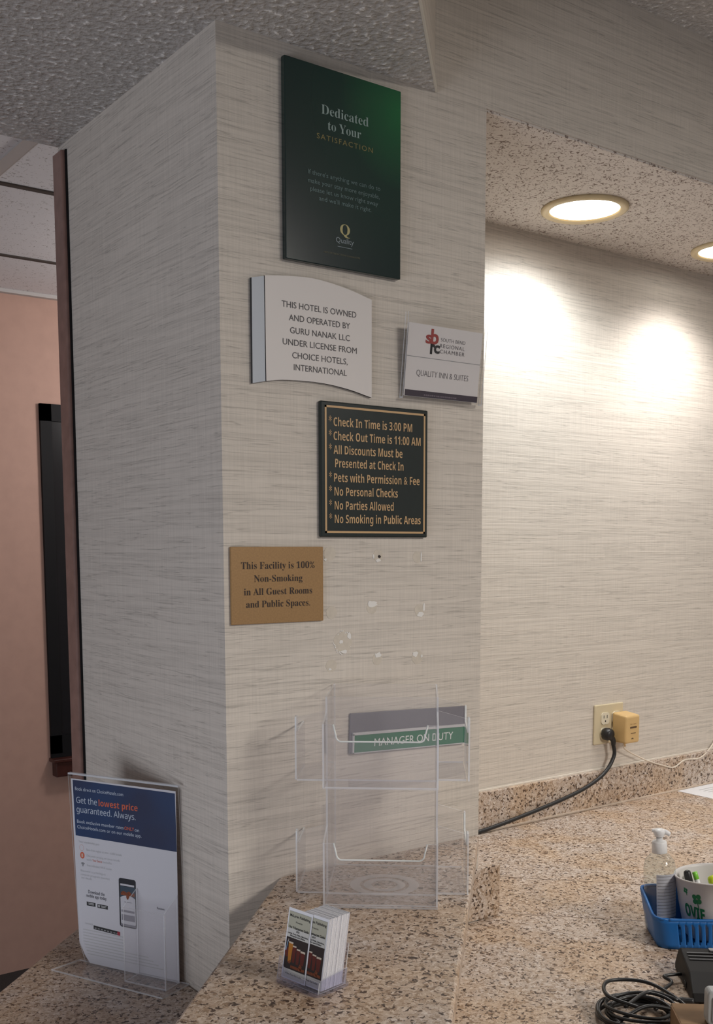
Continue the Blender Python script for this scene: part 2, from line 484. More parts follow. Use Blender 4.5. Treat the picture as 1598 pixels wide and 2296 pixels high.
# brown corner guard at the end of the column's left face
bm = BM(); add_box(bm, (X0-.010, 2.064, LC+.001), (X0-.0005, YE+.006, 2.376))
add_box(bm, (X0-.010, YE+.0005, LC+.001), (X0+.02, YE+.006, 2.376))
cg = tag(bevel(obj('trim_2', bm, M_WOOD), .003), 'brown wooden guard strip down the far edge of the column', 'trim', kind='structure')
bm = BM(); add_box(bm, (X0-.003, 2.058, LC+.001), (X0-.0004, 2.0635, 2.376))  # black strip laid on for the shadowed gap beside the guard
obj('shadow_gap', bm, M_BLACKFRAME, cg)

# lobby window
win = thing('window_1', (2.05, 3.95, .743), 'dark glazed window in the salmon wall with mahogany sill', 'window'); win['kind'] = 'structure'
bm = BM()
for a, b in (((1.447,3.935,.83),(1.490,3.949,2.148)),((2.65,3.935,.83),(2.70,3.949,2.148)),((1.447,3.935,2.085),(2.70,3.949,2.148)),((1.447,3.935,.808),(2.70,3.949,.90))):
    add_box(bm, a, b)
obj('window_frame', bm, M_BLACKFRAME, win)
bm = BM(); add_box(bm, (1.48,3.941,.89), (2.66,3.946,2.09)); obj('pane', bm, M_DARKGLASS, win)
bm = BM(); add_box(bm, (1.452,3.905,.743), (2.72,3.949,.806)); add_box(bm, (1.440,3.895,.800), (2.73,3.949,.814))
bevel(obj('window_sill', bm, M_DARKWOOD, win), .003)

# ------------------------------------------------------------------ counters
# raised bar top running diagonally into the column
bar_poly = [(.9249,YW-.001),(1.3753,YW-.001),(.255,.353),(.028,.575)]
bm = BM(); add_prism(bm, bar_poly, BAR-.032, BAR)
tag(bevel(obj('bar_top', bm, M_GRAN), .004), 'raised tan granite bar top running diagonally to the column', 'counter')
bm = BM(); add_prism(bm, [(.975,YW-.001),(1.312,YW-.001),(.229,.391),(.063,.557)], 0, BAR-.033)
tag(obj('wall_knee', bm, M_WALL), 'wallpapered knee wall under the raised bar top', 'wall', kind='structure')
# low counter on the lobby side
bm = BM(); add_prism(bm, [(X0-.001,2.052),(-.15,1.119),(.09,.606),(.115,.625),(X0-.001,1.332)], LC-.032, LC)
tag(bevel(obj('low_counter', bm, M_GRAN), .004), 'lower tan granite counter at left under the acrylic sign holder', 'counter')
bm = BM(); add_prism(bm, [(X0-.001,1.99),(-.07,1.13),(.12,.66),(.15,.67),(X0-.001,1.345)], 0, LC-.033)
tag(obj('wall_counter', bm, M_WALL), 'wallpapered front panel under the low granite counter', 'wall', kind='structure')
# work desk
desk_poly = [(XJ+.001,YB-.001),(4.49,YB-.001),(4.49,1.15),(2.35,1.15),(1.0,-.2),(.24,.388),(1.317,1.465),(XJ+.001,1.465)]
bm = BM(); add_prism(bm, desk_poly, DK-.032, DK)
desk = thing('desk', (1.9,1.5,0), 'wide desk with a tan granite top below the recessed wall', 'desk')
obj('worktop', bm, M_GRAN, desk)
bm = BM(); add_prism(bm, [(1.42,1.93),(4.45,1.93),(4.45,1.22),(2.32,1.22),(1.0,-.10),(.36,.39),(1.42,1.455)], 0, DK-.033)
obj('base_cabinet', bm, simple('laminate', (.25,.19,.14), .5), desk)
bm = BM(); add_box(bm, (XJ+.001, 1.934, DK+.0005), (4.49, YB-.001, 1.0))
bs = tag(bevel(obj('backsplash', bm, M_GRAN), .002), 'long granite backsplash along the recessed wall behind the outlet', 'backsplash')
bm = BM(); add_box(bm, (XJ+.001, 1.9305, DK+.0005), (3.2, 1.9338, DK+.0045)); obj('caulk_bead', bm, simple('caulk', (.66,.55,.45), .6), bs)
bm = BM(); add_box(bm, (XJ+.001, YB-.0045, 1.0002), (4.49, YB-.0005, 1.0040)); obj('top_caulk_bead', bm, simple('white_caulk', (.74,.68,.60), .6), bs)
for a, b in (((1.593,1.648),(1.80,1.42)),((1.4290,1.4764),(1.64,1.258))):
    bm = BM(); a = Vector((*a,0)); b = Vector((*b,0)); dd = (b-a).normalized(); nn_ = Vector((-dd.y,dd.x,0))*.0006
    add_prism(bm, [(a-nn_).xy[:],(b-nn_).xy[:],(b+nn_).xy[:],(a+nn_).xy[:]], DK+.0001, DK+.0003)
    obj('seam', bm, simple('seam_line', (.16,.11,.08), .6), desk)
bm = BM(); add_box(bm, (1.345, 1.4660, DK+.0005), (1.4275, 1.4730, 1.0))
tag(bevel(obj('backsplash', bm, M_GRAN), .0015), 'short granite backsplash stub beside the end of the bar top', 'backsplash')

# ------------------------------------------------------------------ downlights
M_TRIM = simple('gold_trim_ring', (.70, .58, .36), .45)
M_LENS = emitter('lit_lens', (1.0, .97, .90), 5.0)
def downlight(x, y, color, power, label, cone=138, blend=.75):
    t = thing('downlight', (x, y, CEIL-.004), label, 'ceiling light', 'round downlights in the recess ceiling')
    z = CEIL-.0042
    bm = BM(); add_lathe(bm, [(.0795,z),(.0990,z),(.0985,z-.006),(.090,z-.010),(.0805,z-.006)], (x,y,0), 48, caps=False)
    obj('trim_ring', bm, M_TRIM, t, True)
    bm = BM(); add_lathe(bm, [(.0,z-.0042),(.05,z-.0044),(.079,z-.0030)], (x,y,0), 48, caps=False)
    add_lathe(bm, [(.0793,z),(.0793,z-.0032)], (x,y,0), 48, caps=False)
    obj('lens', bm, M_LENS, t)
    l = bpy.data.lights.new('downlight_beam', 'SPOT'); l.energy = power; l.color = color
    l.spot_size = R(cone); l.spot_blend = blend; l.shadow_soft_size = .06
    lo = bpy.data.objects.new('downlight_beam', l); COL.objects.link(lo); lo.location = (x, y, CEIL-.02)
    return t
downlight(1.936, 1.743, (.96, 1.0, 1.0), 19, 'round lit downlight with gold trim nearest the column', 160, .62)
downlight(2.503, 1.750, (1.0, .965, .93), 21, 'round lit downlight with gold trim cut by the right edge')

# ------------------------------------------------------------------ plaques on the column
def on_wall(lift):
    return Vector((0, YW-lift, 0)), VX, VZ      # U x V points to -Y, out of the wall
# 1. tall glossy green placard
M_GREEN = None
def green_gloss():
    mt, nt, b = newmat('glossy_green_print')
    tc = N(nt, 'ShaderNodeTexCoord')
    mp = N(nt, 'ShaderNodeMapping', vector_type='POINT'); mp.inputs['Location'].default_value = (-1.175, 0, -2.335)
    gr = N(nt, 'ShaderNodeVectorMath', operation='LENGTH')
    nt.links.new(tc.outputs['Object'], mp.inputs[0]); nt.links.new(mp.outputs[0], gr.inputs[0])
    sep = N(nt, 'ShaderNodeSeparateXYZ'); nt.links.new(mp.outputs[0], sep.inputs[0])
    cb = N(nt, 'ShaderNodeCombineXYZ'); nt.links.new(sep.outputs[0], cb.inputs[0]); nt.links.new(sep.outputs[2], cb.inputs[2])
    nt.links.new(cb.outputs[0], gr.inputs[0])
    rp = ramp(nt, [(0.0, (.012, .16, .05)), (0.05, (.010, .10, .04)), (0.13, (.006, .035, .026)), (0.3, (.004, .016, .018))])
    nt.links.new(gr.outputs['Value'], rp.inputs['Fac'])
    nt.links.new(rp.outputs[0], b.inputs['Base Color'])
    b.inputs['Roughness'].default_value = .21; b.inputs['Specular IOR Level'].default_value = .6
    return mt
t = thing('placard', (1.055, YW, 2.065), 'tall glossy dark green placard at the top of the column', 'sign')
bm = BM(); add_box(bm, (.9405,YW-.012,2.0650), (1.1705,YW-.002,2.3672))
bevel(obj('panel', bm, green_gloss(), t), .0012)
M_MINT = simple('pale_green_print', (.30,.40,.38), .35)
M_FAINT = simple('dim_green_print', (.10,.17,.17), .35)
M_GOLDP = simple('dull_gold_print', (.23,.19,.055), .35)
M_GOLDQ = simple('gold_emblem', (.42,.37,.16), .35)
O, U, V = on_wall(.012)
bm = BM()
add_text(bm, 'Dedicated', 1.0093,1.1023,2.2962,.0142, O,U,V,.0004, serif=True, weight=-.008)
add_text(bm, 'to Your', 1.0216,1.0873,2.2742,.0138, O,U,V,.0004, serif=True, weight=-.008)
flat_obj('heading_lettering', bm, M_MINT, t)
bm = BM(); add_text(bm, 'SATISFACTION', 1.0002,1.1112,2.2573,.0078, O,U,V,.0004, spacing=1.25)
flat_obj('gold_lettering', bm, M_GOLDP, t)
bm = BM()
for s, a, b, z in (("If there's anything we can do to",.9829,1.1268,2.2005),("make your stay more enjoyable,",.9828,1.1255,2.1874),("please let us know right away",.9870,1.1222,2.1754),("and we'll make it right.",1.0040,1.1083,2.1636)):
    add_text(bm, s, a, b, z, .0068, O,U,V,.0004)
flat_obj('body_lettering', bm, M_FAINT, t)
bm = BM(); add_text(bm, 'Q', 1.0448,1.0645,2.1182,.0165, O,U,V,.0004, serif=True)
flat_obj('emblem', bm, M_GOLDQ, t)
bm = BM(); add_text(bm, 'Quality', 1.0364,1.0721,2.1050,.0080, O,U,V,.0004)
add_plate(bm, rect(1.040,2.0985,1.069,2.0991), O,U,V,.0004,0,0)
flat_obj('brand_lettering', bm, simple('dim_white_print', (.22,.27,.30), .35), t)
bm = BM(); add_text(bm, '100% SATISFACTION GUARANTEE', 1.0126,1.0850,2.0850,.0026, O,U,V,.0004)
flat_obj('footer_lettering', bm, simple('faint_gold_print', (.10,.09,.04), .35), t)

# 2. white ownership plaque with wavy top and silver spine
t = thing('plaque', (1.0, YW, 1.866), 'white plaque with wavy edges and silver spine about ownership', 'sign')
O, U, V = on_wall(0)
def curve_pts(P, n=6): return [(p.x, p.y) for p in smooth_path([(x, z, 0) for x, z in P], n)]
top = curve_pts([(.9049,2.0353),(.9518,2.0410),(1.0029,2.0432),(1.0631,2.0365),(1.1139,2.0254)])
bot = curve_pts([(1.1139,1.8654),(1.0626,1.8756),(1.0066,1.8809),(.9422,1.8796),(.9058,1.8748)])
bm = BM(); add_plate(bm, bot+top, O,U,V,.0045,0,1,.0015)
obj('panel', bm, [simple('cream_panel', (.70,.66,.64), .45), M_INK], t)
bm = BM(); add_plate(bm, [(.8805,1.8693),(.9038,1.8742),(.9032,2.0340),(.8808,2.0287)], O,U,V,.0050,0,1,.0015)
obj('silver_spine', bm, [simple('brushed_silver', (.46,.50,.56), .45), M_INK], t, label='silver vertical spine')
O, U, V = on_wall(.006)
bm = BM()
for s, a, b, z in (('THIS HOTEL IS OWNED',.9356,1.0816,1.9921),('AND OPERATED BY',.9489,1.0686,1.9726),('GURU NANAK LLC',.9508,1.0682,1.9531),('UNDER LICENSE FROM',.9368,1.0823,1.9343),('CHOICE HOTELS,',.9546,1.0635,1.9148),('INTERNATIONAL',.9574,1.0618,1.8962)):
    add_text(bm, s, a, b, z, .0094, O,U,V,.0004)
flat_obj('lettering', bm, simple('charcoal_ink', (.075,.07,.075), .6), t)

# 3. chamber card in a tilted acrylic holder
t = thing('membership_sign', (1.266, YW, 1.8725), 'clear acrylic frame with white membership card overhanging the column edge', 'sign')
P = Vector((0, YW-.010, 1.613+.2545*1.03)); T = Vector((0, -.1150, .9934)); NN = VX.cross(T)
bm = BM()
add_plate(bm, rect(1.1745,-.0030,1.3575,.1372), P,VX,T,.002,0,1,.0030)
add_plate(bm, rect(1.1745,-.0030,1.3575,.1372), P,VX,T,.002,0,1,-.0045)
add_plate(bm, rect(1.1745,-.0055,1.3575,-.0030), P,VX,T,.0095,0,1,-.0045)
obj('acrylic_sleeve', bm, [M_ACR, M_EDGE], t)
bm = BM(); add_box(bm, (1.20,YW-.006,1.880), (1.33,YW-.0005,1.895)); obj('mounting_strip', bm, simple('foam_strip', (.45,.42,.38), .8), t)
bm = BM(); add_box(bm, (1.20,YW-.0190,1.985), (1.33,YW-.0005,1.995))
obj('mounting_strip', bm, simple('foam_strip', (.45,.42,.38), .8), t)
bm = BM(); add_plate(bm, rect(1.1790,-.0010,1.3487,.1202), P,VX,T,.0012,0,0,.0004); 
obj('card', bm, simple('card_stock', (.66,.63,.63), .6), t)
bm = BM(); add_plate(bm, rect(1.1806,-.0006,1.3486,.0098), P,VX,T,.0002,0,0,.0017)
for k in range(16):
    pass
obj('purple_band', bm, simple('purple_band', (.040,.028,.045), .5), t)
bm = BM(); 
x = 1.223
while x < 1.297:
    wd = random.uniform(.002,.006); add_plate(bm, rect(x,.0020,x+wd,.0044), P,VX,T,.0001,0,0,.0020); x += wd+.0012
obj('band_print', bm, simple('mauve_print', (.16,.13,.16), .6), t)
bm = BM(); add_plate(bm, rect(1.1792,.0650,1.3485,.0660), P,VX,T,.0002,0,0,.0017)
obj('dividing_line', bm, M_GREYINK, t)
bm = BM()
add_text(bm, 'SOUTH BEND', 1.2521,1.3090,.0961,.0058, P,VX,T,.0020, weight=-.01)
add_text(bm, 'REGIONAL', 1.2512,1.3081,.0858,.0062, P,VX,T,.0020, spacing=1.2)
add_text(bm, 'CHAMBER', 1.2516,1.3092,.0763,.0062, P,VX,T,.0020, spacing=1.2)
flat_obj('lettering', bm, simple('dark_grey_ink', (.13,.12,.13), .6), t)
bm = BM()
add_text(bm, 'QUALITY INN & SUITES', 1.2028,1.3226,.0345,.0098, P,VX,T,.0020, weight=-.012)
flat_obj('lettering', bm, simple('dark_grey_ink', (.13,.12,.13), .6), t)
bm = BM()
add_text(bm, 's', 1.2178,1.2325,.0905,.0195, P,VX,T,.0020, weight=.028)
add_text(bm, 'b', 1.2290,1.2470,.0905,.0232, P,VX,T,.0021, weight=.028)
flat_obj('red_emblem', bm, simple('brick_red_ink', (.30,.045,.040), .6), t)
bm = BM()
add_plate(bm, rect(1.2295,.0728,1.2342,.0903), P,VX,T,.0002,0,0,.0019)
add_text(bm, 'r', 1.2296,1.2400,.0745,.0215, P,VX,T,.0021, weight=.028)
add_text(bm, 'c', 1.2378,1.2510,.0757,.0185, P,VX,T,.0022, weight=.030)
flat_obj('black_emblem', bm, M_INK, t)

# 4. dark green check-in rules plaque
t = thing('plaque', (1.12, YW, 1.631), 'square dark green plaque with gold border listing check in rules', 'sign')
bm = BM(); add_box(bm, (1.0070,YW-.009,1.6315), (1.2355,YW-.001,1.8527))
bevel(obj('panel', bm, simple('dark_green_plate', (.010,.017,.016), .32, noise=.1), t), .002)
M_GOLDL = simple('gold_engraving', (.56,.36,.18), .45)
O, U, V = on_wall(.009)
bm = BM()
a0,b0,a1,b1,w = 1.0150,1.6382,1.2292,1.8460,.0034
for q in (rect(a0,b0,a1,b0+w),rect(a0,b1-w,a1,b1),rect(a0,b0,a0+w,b1),rect(a1-w,b0,a1,b1)):
    add_plate(bm, q, O,U,V,.0005,0,0)
obj('gold_border', bm, M_GOLDL, t)
bm = BM()
for s, a, b, z, star in (('Check In Time is 3:00 PM',1.0323,1.1994,1.8133,1),('Check Out Time is 11:00 AM',1.0322,1.2186,1.7905,1),('All Discounts Must be',1.0321,1.1779,1.7680,1),('Presented at Check In',1.0351,1.1803,1.7463,0),('Pets with Permission & Fee',1.0328,1.2166,1.7226,1),('No Personal Checks',1.0335,1.1678,1.6999,1),('No Parties Allowed',1.0338,1.1587,1.6770,1),('No Smoking in Public Areas',1.0339,1.2195,1.6546,1)):
    add_text(bm, s, a, b, z, .0138, O,U,V,.0006, serif='bold', weight=-.004)
    if star: add_text(bm, '*', 1.0226,1.0284,z+.0005,.0150, O,U,V,.0006)
flat_obj('lettering', bm, M_GOLDL, t)

# 5. brass no-smoking plaque
t = thing('plaque', (.925, YW, 1.4925), 'brass coloured no smoking plaque low on the column', 'sign')
bm = BM(); add_box(bm, (.8374,YW-.005,1.4925), (1.0134,YW-.001,1.6155))
bevel(obj('panel', bm, simple('brass_plate', (.34,.20,.085), .42, metal=.25, noise=.10, scale=350), t), .001)
O, U, V = on_wall(.005)
bm = BM()
for s, a, b, z in (('This Facility is 100%',.8560,.9957,1.5805),('Non-Smoking',.8793,.9716,1.5597),('in All Guest Rooms',.8605,.9905,1.5389),('and Public Spaces.',.8643,.9863,1.5190)):
    add_text(bm, s, a, b, z, .0107, O,U,V,.0004, serif=True, weight=-.004)
flat_obj('lettering', bm, simple('dark_brown_ink', (.025,.012,.010), .6), t)

# 6. torn wallpaper and glue marks left by older signs
M_GLUE = simple('glue_stain', (.60,.54,.46), .55, noise=.06, scale=120)
M_TORN = simple('torn_paper_white', (.78,.76,.73), .85)
M_HOLE = simple('plaster_hole', (.035,.028,.025), .9)
def blob(cx, cz, rx, rz, jag=.25, n=18, seed=0):
    rg = random.Random(seed)
    return [(cx+rx*math.cos(2*math.pi*k/n)*(1+rg.uniform(-jag,jag)), cz+rz*math.sin(2*math.pi*k/n)*(1+rg.uniform(-jag,jag))) for k in range(n)]
O, U, V = on_wall(0)
sid = 0
for cx, cz, rad, torn in ((1.1318,1.600,.0105,((0,-.008,.006,.0028),(-.010,-.001,.002,.004))),(1.2199,1.597,.0105,((.009,0,.0015,.009),)),(1.0300,1.604,.012,((-.010,-.010,.004,.002),)),
        (1.1183,1.5105,.011,((0,.007,.0125,.005),)),(1.2257,1.5020,.0115,((.002,-.008,.007,.0045),(.010,.005,.0022,.007))),(1.0330,1.505,.011,()),
        (1.0562,1.4536,.0190,((.014,.010,.004,.006),(.002,-.016,.006,.003),(-.003,.001,.004,.003))),(1.1300,1.4200,.0105,((.001,.007,.0065,.005),)),(1.2210,1.4182,.013,((-.005,.006,.006,.0045),(.010,.001,.002,.003))),(1.0319,1.4150,.011,((-.003,-.006,.003,.002),))):
    sid += 1
    bm = BM(); add_plate(bm, blob(cx, cz, rad, rad*.98, .07, 24, sid), O,U,V,.0004,0,0)
    g = obj('glue_mark', bm, M_GLUE, wall_front)
    for k, (dx, dz, rx, rz) in enumerate(torn):
        bm = BM(); add_plate(bm, blob(cx+dx, cz+dz, rx, rz, .35, 12, sid*7+k), O,U,V,.0008,0,0,.0003)
        obj('torn_paper', bm, M_TORN, g)
bm = BM(); add_plate(bm, blob(1.1345,1.5985,.0030,.0024,.25,10,99), O,U,V,.0012,0,0,.0003)
obj('nail_hole', bm, M_HOLE, wall_front, label='dark nail hole in the torn wallpaper')
bm = BM()
rg = random.Random(5)
for k in range(40):
    an = 2*math.pi*k/40; rr = .0185+rg.uniform(-.002,.002)
    if rg.random() < .62:
        add_plate(bm, blob(1.0562+rr*math.cos(an),1.4536+rr*math.sin(an),.0016,.0010,.4,6,k+300), O,U,V,.0009,0,0,.0003)
obj('torn_paper', bm, M_TORN, wall_front)

# 7. nameplate behind the carousel
t = thing('nameplate', (1.2, YW, 1.2550), 'green and grey manager nameplate on the column behind the acrylic carousel', 'sign')
ang = R(-2.2); U2 = Vector((math.cos(ang),0,math.sin(ang))); V2 = Vector((-math.sin(ang),0,math.cos(ang)))
O2 = Vector((1.0665, YW, 1.2600))
bm = BM(); add_plate(bm, rect(0,0,.266,.0700), O2,U2,V2,.004,0,0,.001)
bevel(obj('backing_plate', bm, simple('grey_plate', (.20,.19,.22), .45, metal=.3), t), .0008)
bm = BM(); add_plate(bm, rect(.004,.0320,.266,.0368), O2,U2,V2,.004,0,0,.0052)
add_plate(bm, rect(.004,.0000,.266,.0016), O2,U2,V2,.004,0,0,.0052); add_plate(bm, rect(.004,.0,.0068,.0340), O2,U2,V2,.004,0,0,.0052); add_plate(bm, rect(.2635,.0,.266,.0340), O2,U2,V2,.004,0,0,.0052)
obj('silver_channel', bm, simple('silver_rail', (.70,.70,.72), .3, metal=.4), t)
bm = BM(); add_plate(bm, rect(.0068,.0014,.2635,.0322), O2,U2,V2,.002,0,0,.0052)
obj('green_insert', bm, simple('green_insert', (.010,.155,.070), .4), t)
bm = BM(); add_text(bm, 'MANAGER ON DUTY', .0515,.2350,.0100,.0135, O2,U2,V2,.0076)
flat_obj('lettering', bm, simple('white_engraving', (.78,.80,.78), .5), t)

# ------------------------------------------------------------------ acrylic brochure carousel on the bar
P0 = Vector((.8941,1.3008,BAR+.0005)); CU = Vector((.7675,-.641,0)).normalized(); CV = Vector((.641,.7675,0)).normalized()
WD = .1746
t = thing('brochure_carousel', P0+CU*WD/2+CV*.13, 'empty clear acrylic brochure carousel standing on the bar top', 'brochure holder')
AC = [M_ACR_M, M_EDGE]
M_LIP = simple('pale_acrylic_lip', (.80, .82, .80), .2)
def wallplate(bm, poly, o, uax, th):            # upright sheet, u along uax, height along z
    add_plate(bm, poly, o, uax, VZ, th, 0, 1)
bm = BM(); wallplate(bm, rect(0,.003,WD,.3175), P0+CV*.058, CU, .0028); obj('core_front', bm, AC, t)
bm = BM(); wallplate(bm, rect(0,.003,WD,.3175), P0+CV*.2195, CU, .0028); obj('core_back', bm, AC, t)
bm = BM(); wallplate(bm, rect(.0582,.003,.2165,.3175), P0+CU*.0, CV, .0028); obj('core_side', bm, AC, t)
bm = BM(); wallplate(bm, rect(.0582,.003,.2165,.3175), P0+CU*(WD-.0028), CV, .0028); obj('core_side', bm, AC, t)
bm = BM(); add_plate(bm, rect(0,0,WD,.2195), P0, CU, CV, .0028, 0, 1); obj('floor_plate', bm, AC, t)
# worn turntable rings seen through the floor
M_RING = acrylic('hazed_acrylic', (.95,.95,.95), milk=.30)
bm = BM()
ctr = P0+CU*.090+CV*.108
for r0, r1 in ((.021,.034),(.040,.056)):
    n = 40; A = []; B = []
    for k in range(n):
        dv = CU*math.cos(2*math.pi*k/n)+CV*math.sin(2*math.pi*k/n)
        A.append(bm.verts.new(ctr+dv*r0+VZ*.0032)); B.append(bm.verts.new(ctr+dv*r1+VZ*.0032))
    for k in range(n): bm.faces.new((A[k],A[(k+1)%n],B[(k+1)%n],B[k]))
obj('turntable', bm, M_RING, t)
def scoop(w, h):                                 # pocket front with a rounded dip
    d = .026; a = .0075; r_ = .012
    pts = [(0,0),(w,0),(w,h),(w-a-.009,h)]
    for k in range(6):
        an = R(0-90*k/5); pts.append((w-a-.017-r_*0+ .008*math.cos(an)-.004, h-d+.010+.010*math.sin(an)))
    for k in range(6):
        an = R(-90-90*k/5); pts.append((a+.017+.008*math.cos(an)+.004, h-d+.010+.010*math.sin(an)))
    pts += [(a+.009,h),(0,h)]
    return pts
def pocket(o, uax, outv, w, dep, z0, h):
    """o: corner on the outer face; uax: along the front; outv points outward"""
    bm = BM()
    base = o+VZ*z0
    wallplate(bm, scoop(w, h), base, uax, .0026)
    inn = -outv
    side = [(.0026,0),(dep,0),(dep,h+.012),(.0026,h)]
    for e in (0, w-.0026):
        lo = base+uax*e
        add_plate(bm, side, lo, inn, VZ, .0026 if uax.cross(VZ).dot(outv) > 0 else .0026, 0, 1)
    add_plate(bm, rect(.003,.0026,w-.003,dep), base, uax, inn, .0026, 0, 1)
    pk_ = obj('pocket', bm, AC, t)
    lip = [base+uax*a+VZ*b+outv*.0002 for a, b in scoop(w, h)[3:-1]]
    bm = BM(); add_tube(bm, lip, .0014, 6); obj('lip', bm, M_LIP, pk_, True)
    return pk_
for z0, h in ((.003,.0985),(.185,.0985)):
    pocket(P0, CU, -CV, WD, .0575, z0, h)
    pocket(P0+CV*.064-CU*.049, CV, -CU, .148, .049, z0, h)
    pocket(P0+CV*.064+CU*(WD+.0465), CV, CU, .148, .0465, z0, h)

# ------------------------------------------------------------------ business cards in their holder
BO = Vector((.6964,1.1082,BAR+.0045)); wdv = Vector((.1702,-.9854,0)); dpv = Vector((.9854,.1702,0))
ln = R(10); upv = VZ*math.cos(ln)+dpv*math.sin(ln); outn = wdv.cross(upv)
ht = thing('card_holder', BO+wdv*.035, 'small clear plastic business card holder on the bar top', 'card holder')
M_TINT = acrylic('bluish_plastic', (.88,.88,.94), milk=.06)
bm = BM()
add_plate(bm, rrect(-.003,-.010,.076,.050,.008), Vector((BO.x,BO.y,BAR+.0006)), wdv, dpv, .0030, 0, 0)
obj('base', bm, [M_TINT, M_EDGE], ht)
bm = BM()
poly = [(-.002,-.001),(.073,-.001),(.073,.013),(.056,.013),(.050,.010),(.020,.010),(.010,.012),(.004,.020),(.002,.027),(-.002,.028)]
add_plate(bm, poly, BO-dpv*.0042, wdv, upv, .0016, 0, 1); obj('front_lip', bm, [M_TINT, M_EDGE], ht)
bm = BM(); add_plate(bm, rect(-.002,0,.073,.050), BO+dpv*.0410, wdv, upv, .0016, 0, 1); obj('back_rest', bm, [M_TINT, M_EDGE], ht)
bm = BM(); add_plate(bm, [(0,0),(.045,0),(.045,.020),(0,.016)], BO+wdv*.0735-dpv*.0042, dpv, upv, .0015, 0, 1); obj('side_wall', bm, [M_TINT, M_EDGE], ht)
M_CARDW = simple('card_white', (.84,.84,.87), .6)
M_CARDE = simple('card_edge', (.74,.74,.79), .7, noise=.12, scale=900)
M_KHAKI = simple('khaki_print', (.47,.46,.36), .6)
M_PALEP = simple('pale_print', (.62,.61,.57), .6)
M_DARKP = simple('dark_photo_print', (.030,.018,.016), .5)
M_AMBER = simple('amber_print', (.50,.19,.020), .5)
M_REDB = simple('red_beer_print', (.13,.018,.010), .5)
M_FOAM = simple('foam_print', (.70,.60,.48), .5)
M_RUST = simple('rust_print', (.22,.055,.018), .5, noise=.5, scale=500)
M_BLUEP = simple('blue_print', (.20,.33,.50), .5)
CW, CH = .0437, .0889
def card_print(o, u0, dsh, parent):
    """printed face, u from u0 (left) at depth shift dsh"""
    Q = BO+dpv*dsh+wdv*u0
    L = .0004
    def pl(name, polys, mt, lift, nm=None):
        bm = BM()
        for q in polys: add_plate(bm, q, Q, wdv, upv, .0001, 0, 0, lift)
        obj(name, bm, mt, parent)
    pl('khaki_heading', [rect(.0022,.0640,CW-.0022,.0850)], M_KHAKI, L)
    pl('title_panel', [rect(.0022,.0525,CW-.0022,.0640)], M_PALEP, L); pl('footer_panel', [rect(.0022,.0020,CW-.0022,.0130)], M_PALEP, L)
    pl('photo', [rect(.0022,.0130,CW-.0022,.0525)], M_DARKP, L)
    def glass(a, w, z0, z1): return [(a+w*.18,z0),(a+w*.82,z0),(a+w,z1),(a,z1)]
    pl('amber_glass', [glass(.0075,.0080,.0215,.0460)], M_AMBER, L+.00015)
    pl('dark_glass', [glass(.0150,.0070,.0225,.0425), glass(.0225,.0070,.0215,.0400), glass(.0300,.0085,.0225,.0385), disc(.0060,.0330,.0042,.0060,12)], M_REDB, L+.0001)
    pl('foam', [rect(.0078,.0452,.0155,.0472), rect(.0153,.0418,.0218,.0436), rect(.0228,.0394,.0294,.0412), rect(.0302,.0378,.0384,.0402), rect(.0060,.0465,.0068,.0500)], M_FOAM, L+.0002)
    pl('glow', [[(.0085,.0215),(.0130,.0195),(.0140,.0250)], [(.0290,.0190),(.0340,.0150),(.0350,.0215),(.0310,.0235)], rect(.0150,.0150,.0400,.0185)], M_RUST, L+.0002)
    pl('blue_reflection', [[(.0030,.0350),(.0042,.0350),(.0062,.0480),(.0050,.0480)]], M_BLUEP, L+.0002)
    bm = BM()
    add_text(bm, 'McLaren Publishing', .0040,CW-.0030,.0785,.0032, Q,wdv,upv,.0008, weight=.012)
    add_text(bm, 'Presents', .0160,.0275,.0720,.0020, Q,wdv,upv,.0008)
    add_text(bm, 'Our 9 Restaurant Guide', .0040,CW-.0035,.0640,.0030, Q,wdv,upv,.0008, weight=.02)
    add_text(bm, '2023', .0180,.0240,.0605,.0020, Q,wdv,upv,.0008, weight=.02)
    add_text(bm, 'Lodging, Food, Drinks, Attractions,', .0035,CW-.0035,.0568,.0020, Q,wdv,upv,.0008, weight=.02)
    add_text(bm, 'Shopping and Dining', .0080,CW-.0080,.0540,.0020, Q,wdv,upv,.0008, weight=.02)
    flat_obj('lettering', bm, M_INK, parent)
    bm = BM()
    add_text(bm, 'A Page From Our Lodge', .0070,CW-.0070,.0065,.0020, Q,wdv,upv,.0008, weight=.02)
    flat_obj('footer_lettering', bm, M_INK, parent)
def card(u0, dsh, th, label, group, printed=False, hs=1.0):
    bm = BM(); add_plate(bm, rect(0,0,CW,CH*hs), BO+dpv*(dsh+th)+wdv*u0, wdv, upv, th, 0, 1)
    o = tag(obj('business_card', bm, [M_CARDW, M_CARDE]), label, 'business card', group)
    if printed: card_print(o, u0, dsh, o)
    return o
GC = 'business cards in the small holder'
card(.0, .0, .0005, 'business card with beer glasses standing at the front left of the holder', GC, True)
card(.0272, .0016, .0005, 'business card half hidden behind the front card, printed with beer glasses', GC, True)
rg = random.Random(3)
for k in range(34):
    card(.0272+rg.uniform(-.0005,.0005), .0027+k*.00102, .00088, 'plain white card edge in the packed stack behind the two printed cards', GC, hs=1+rg.uniform(-.006,.006))

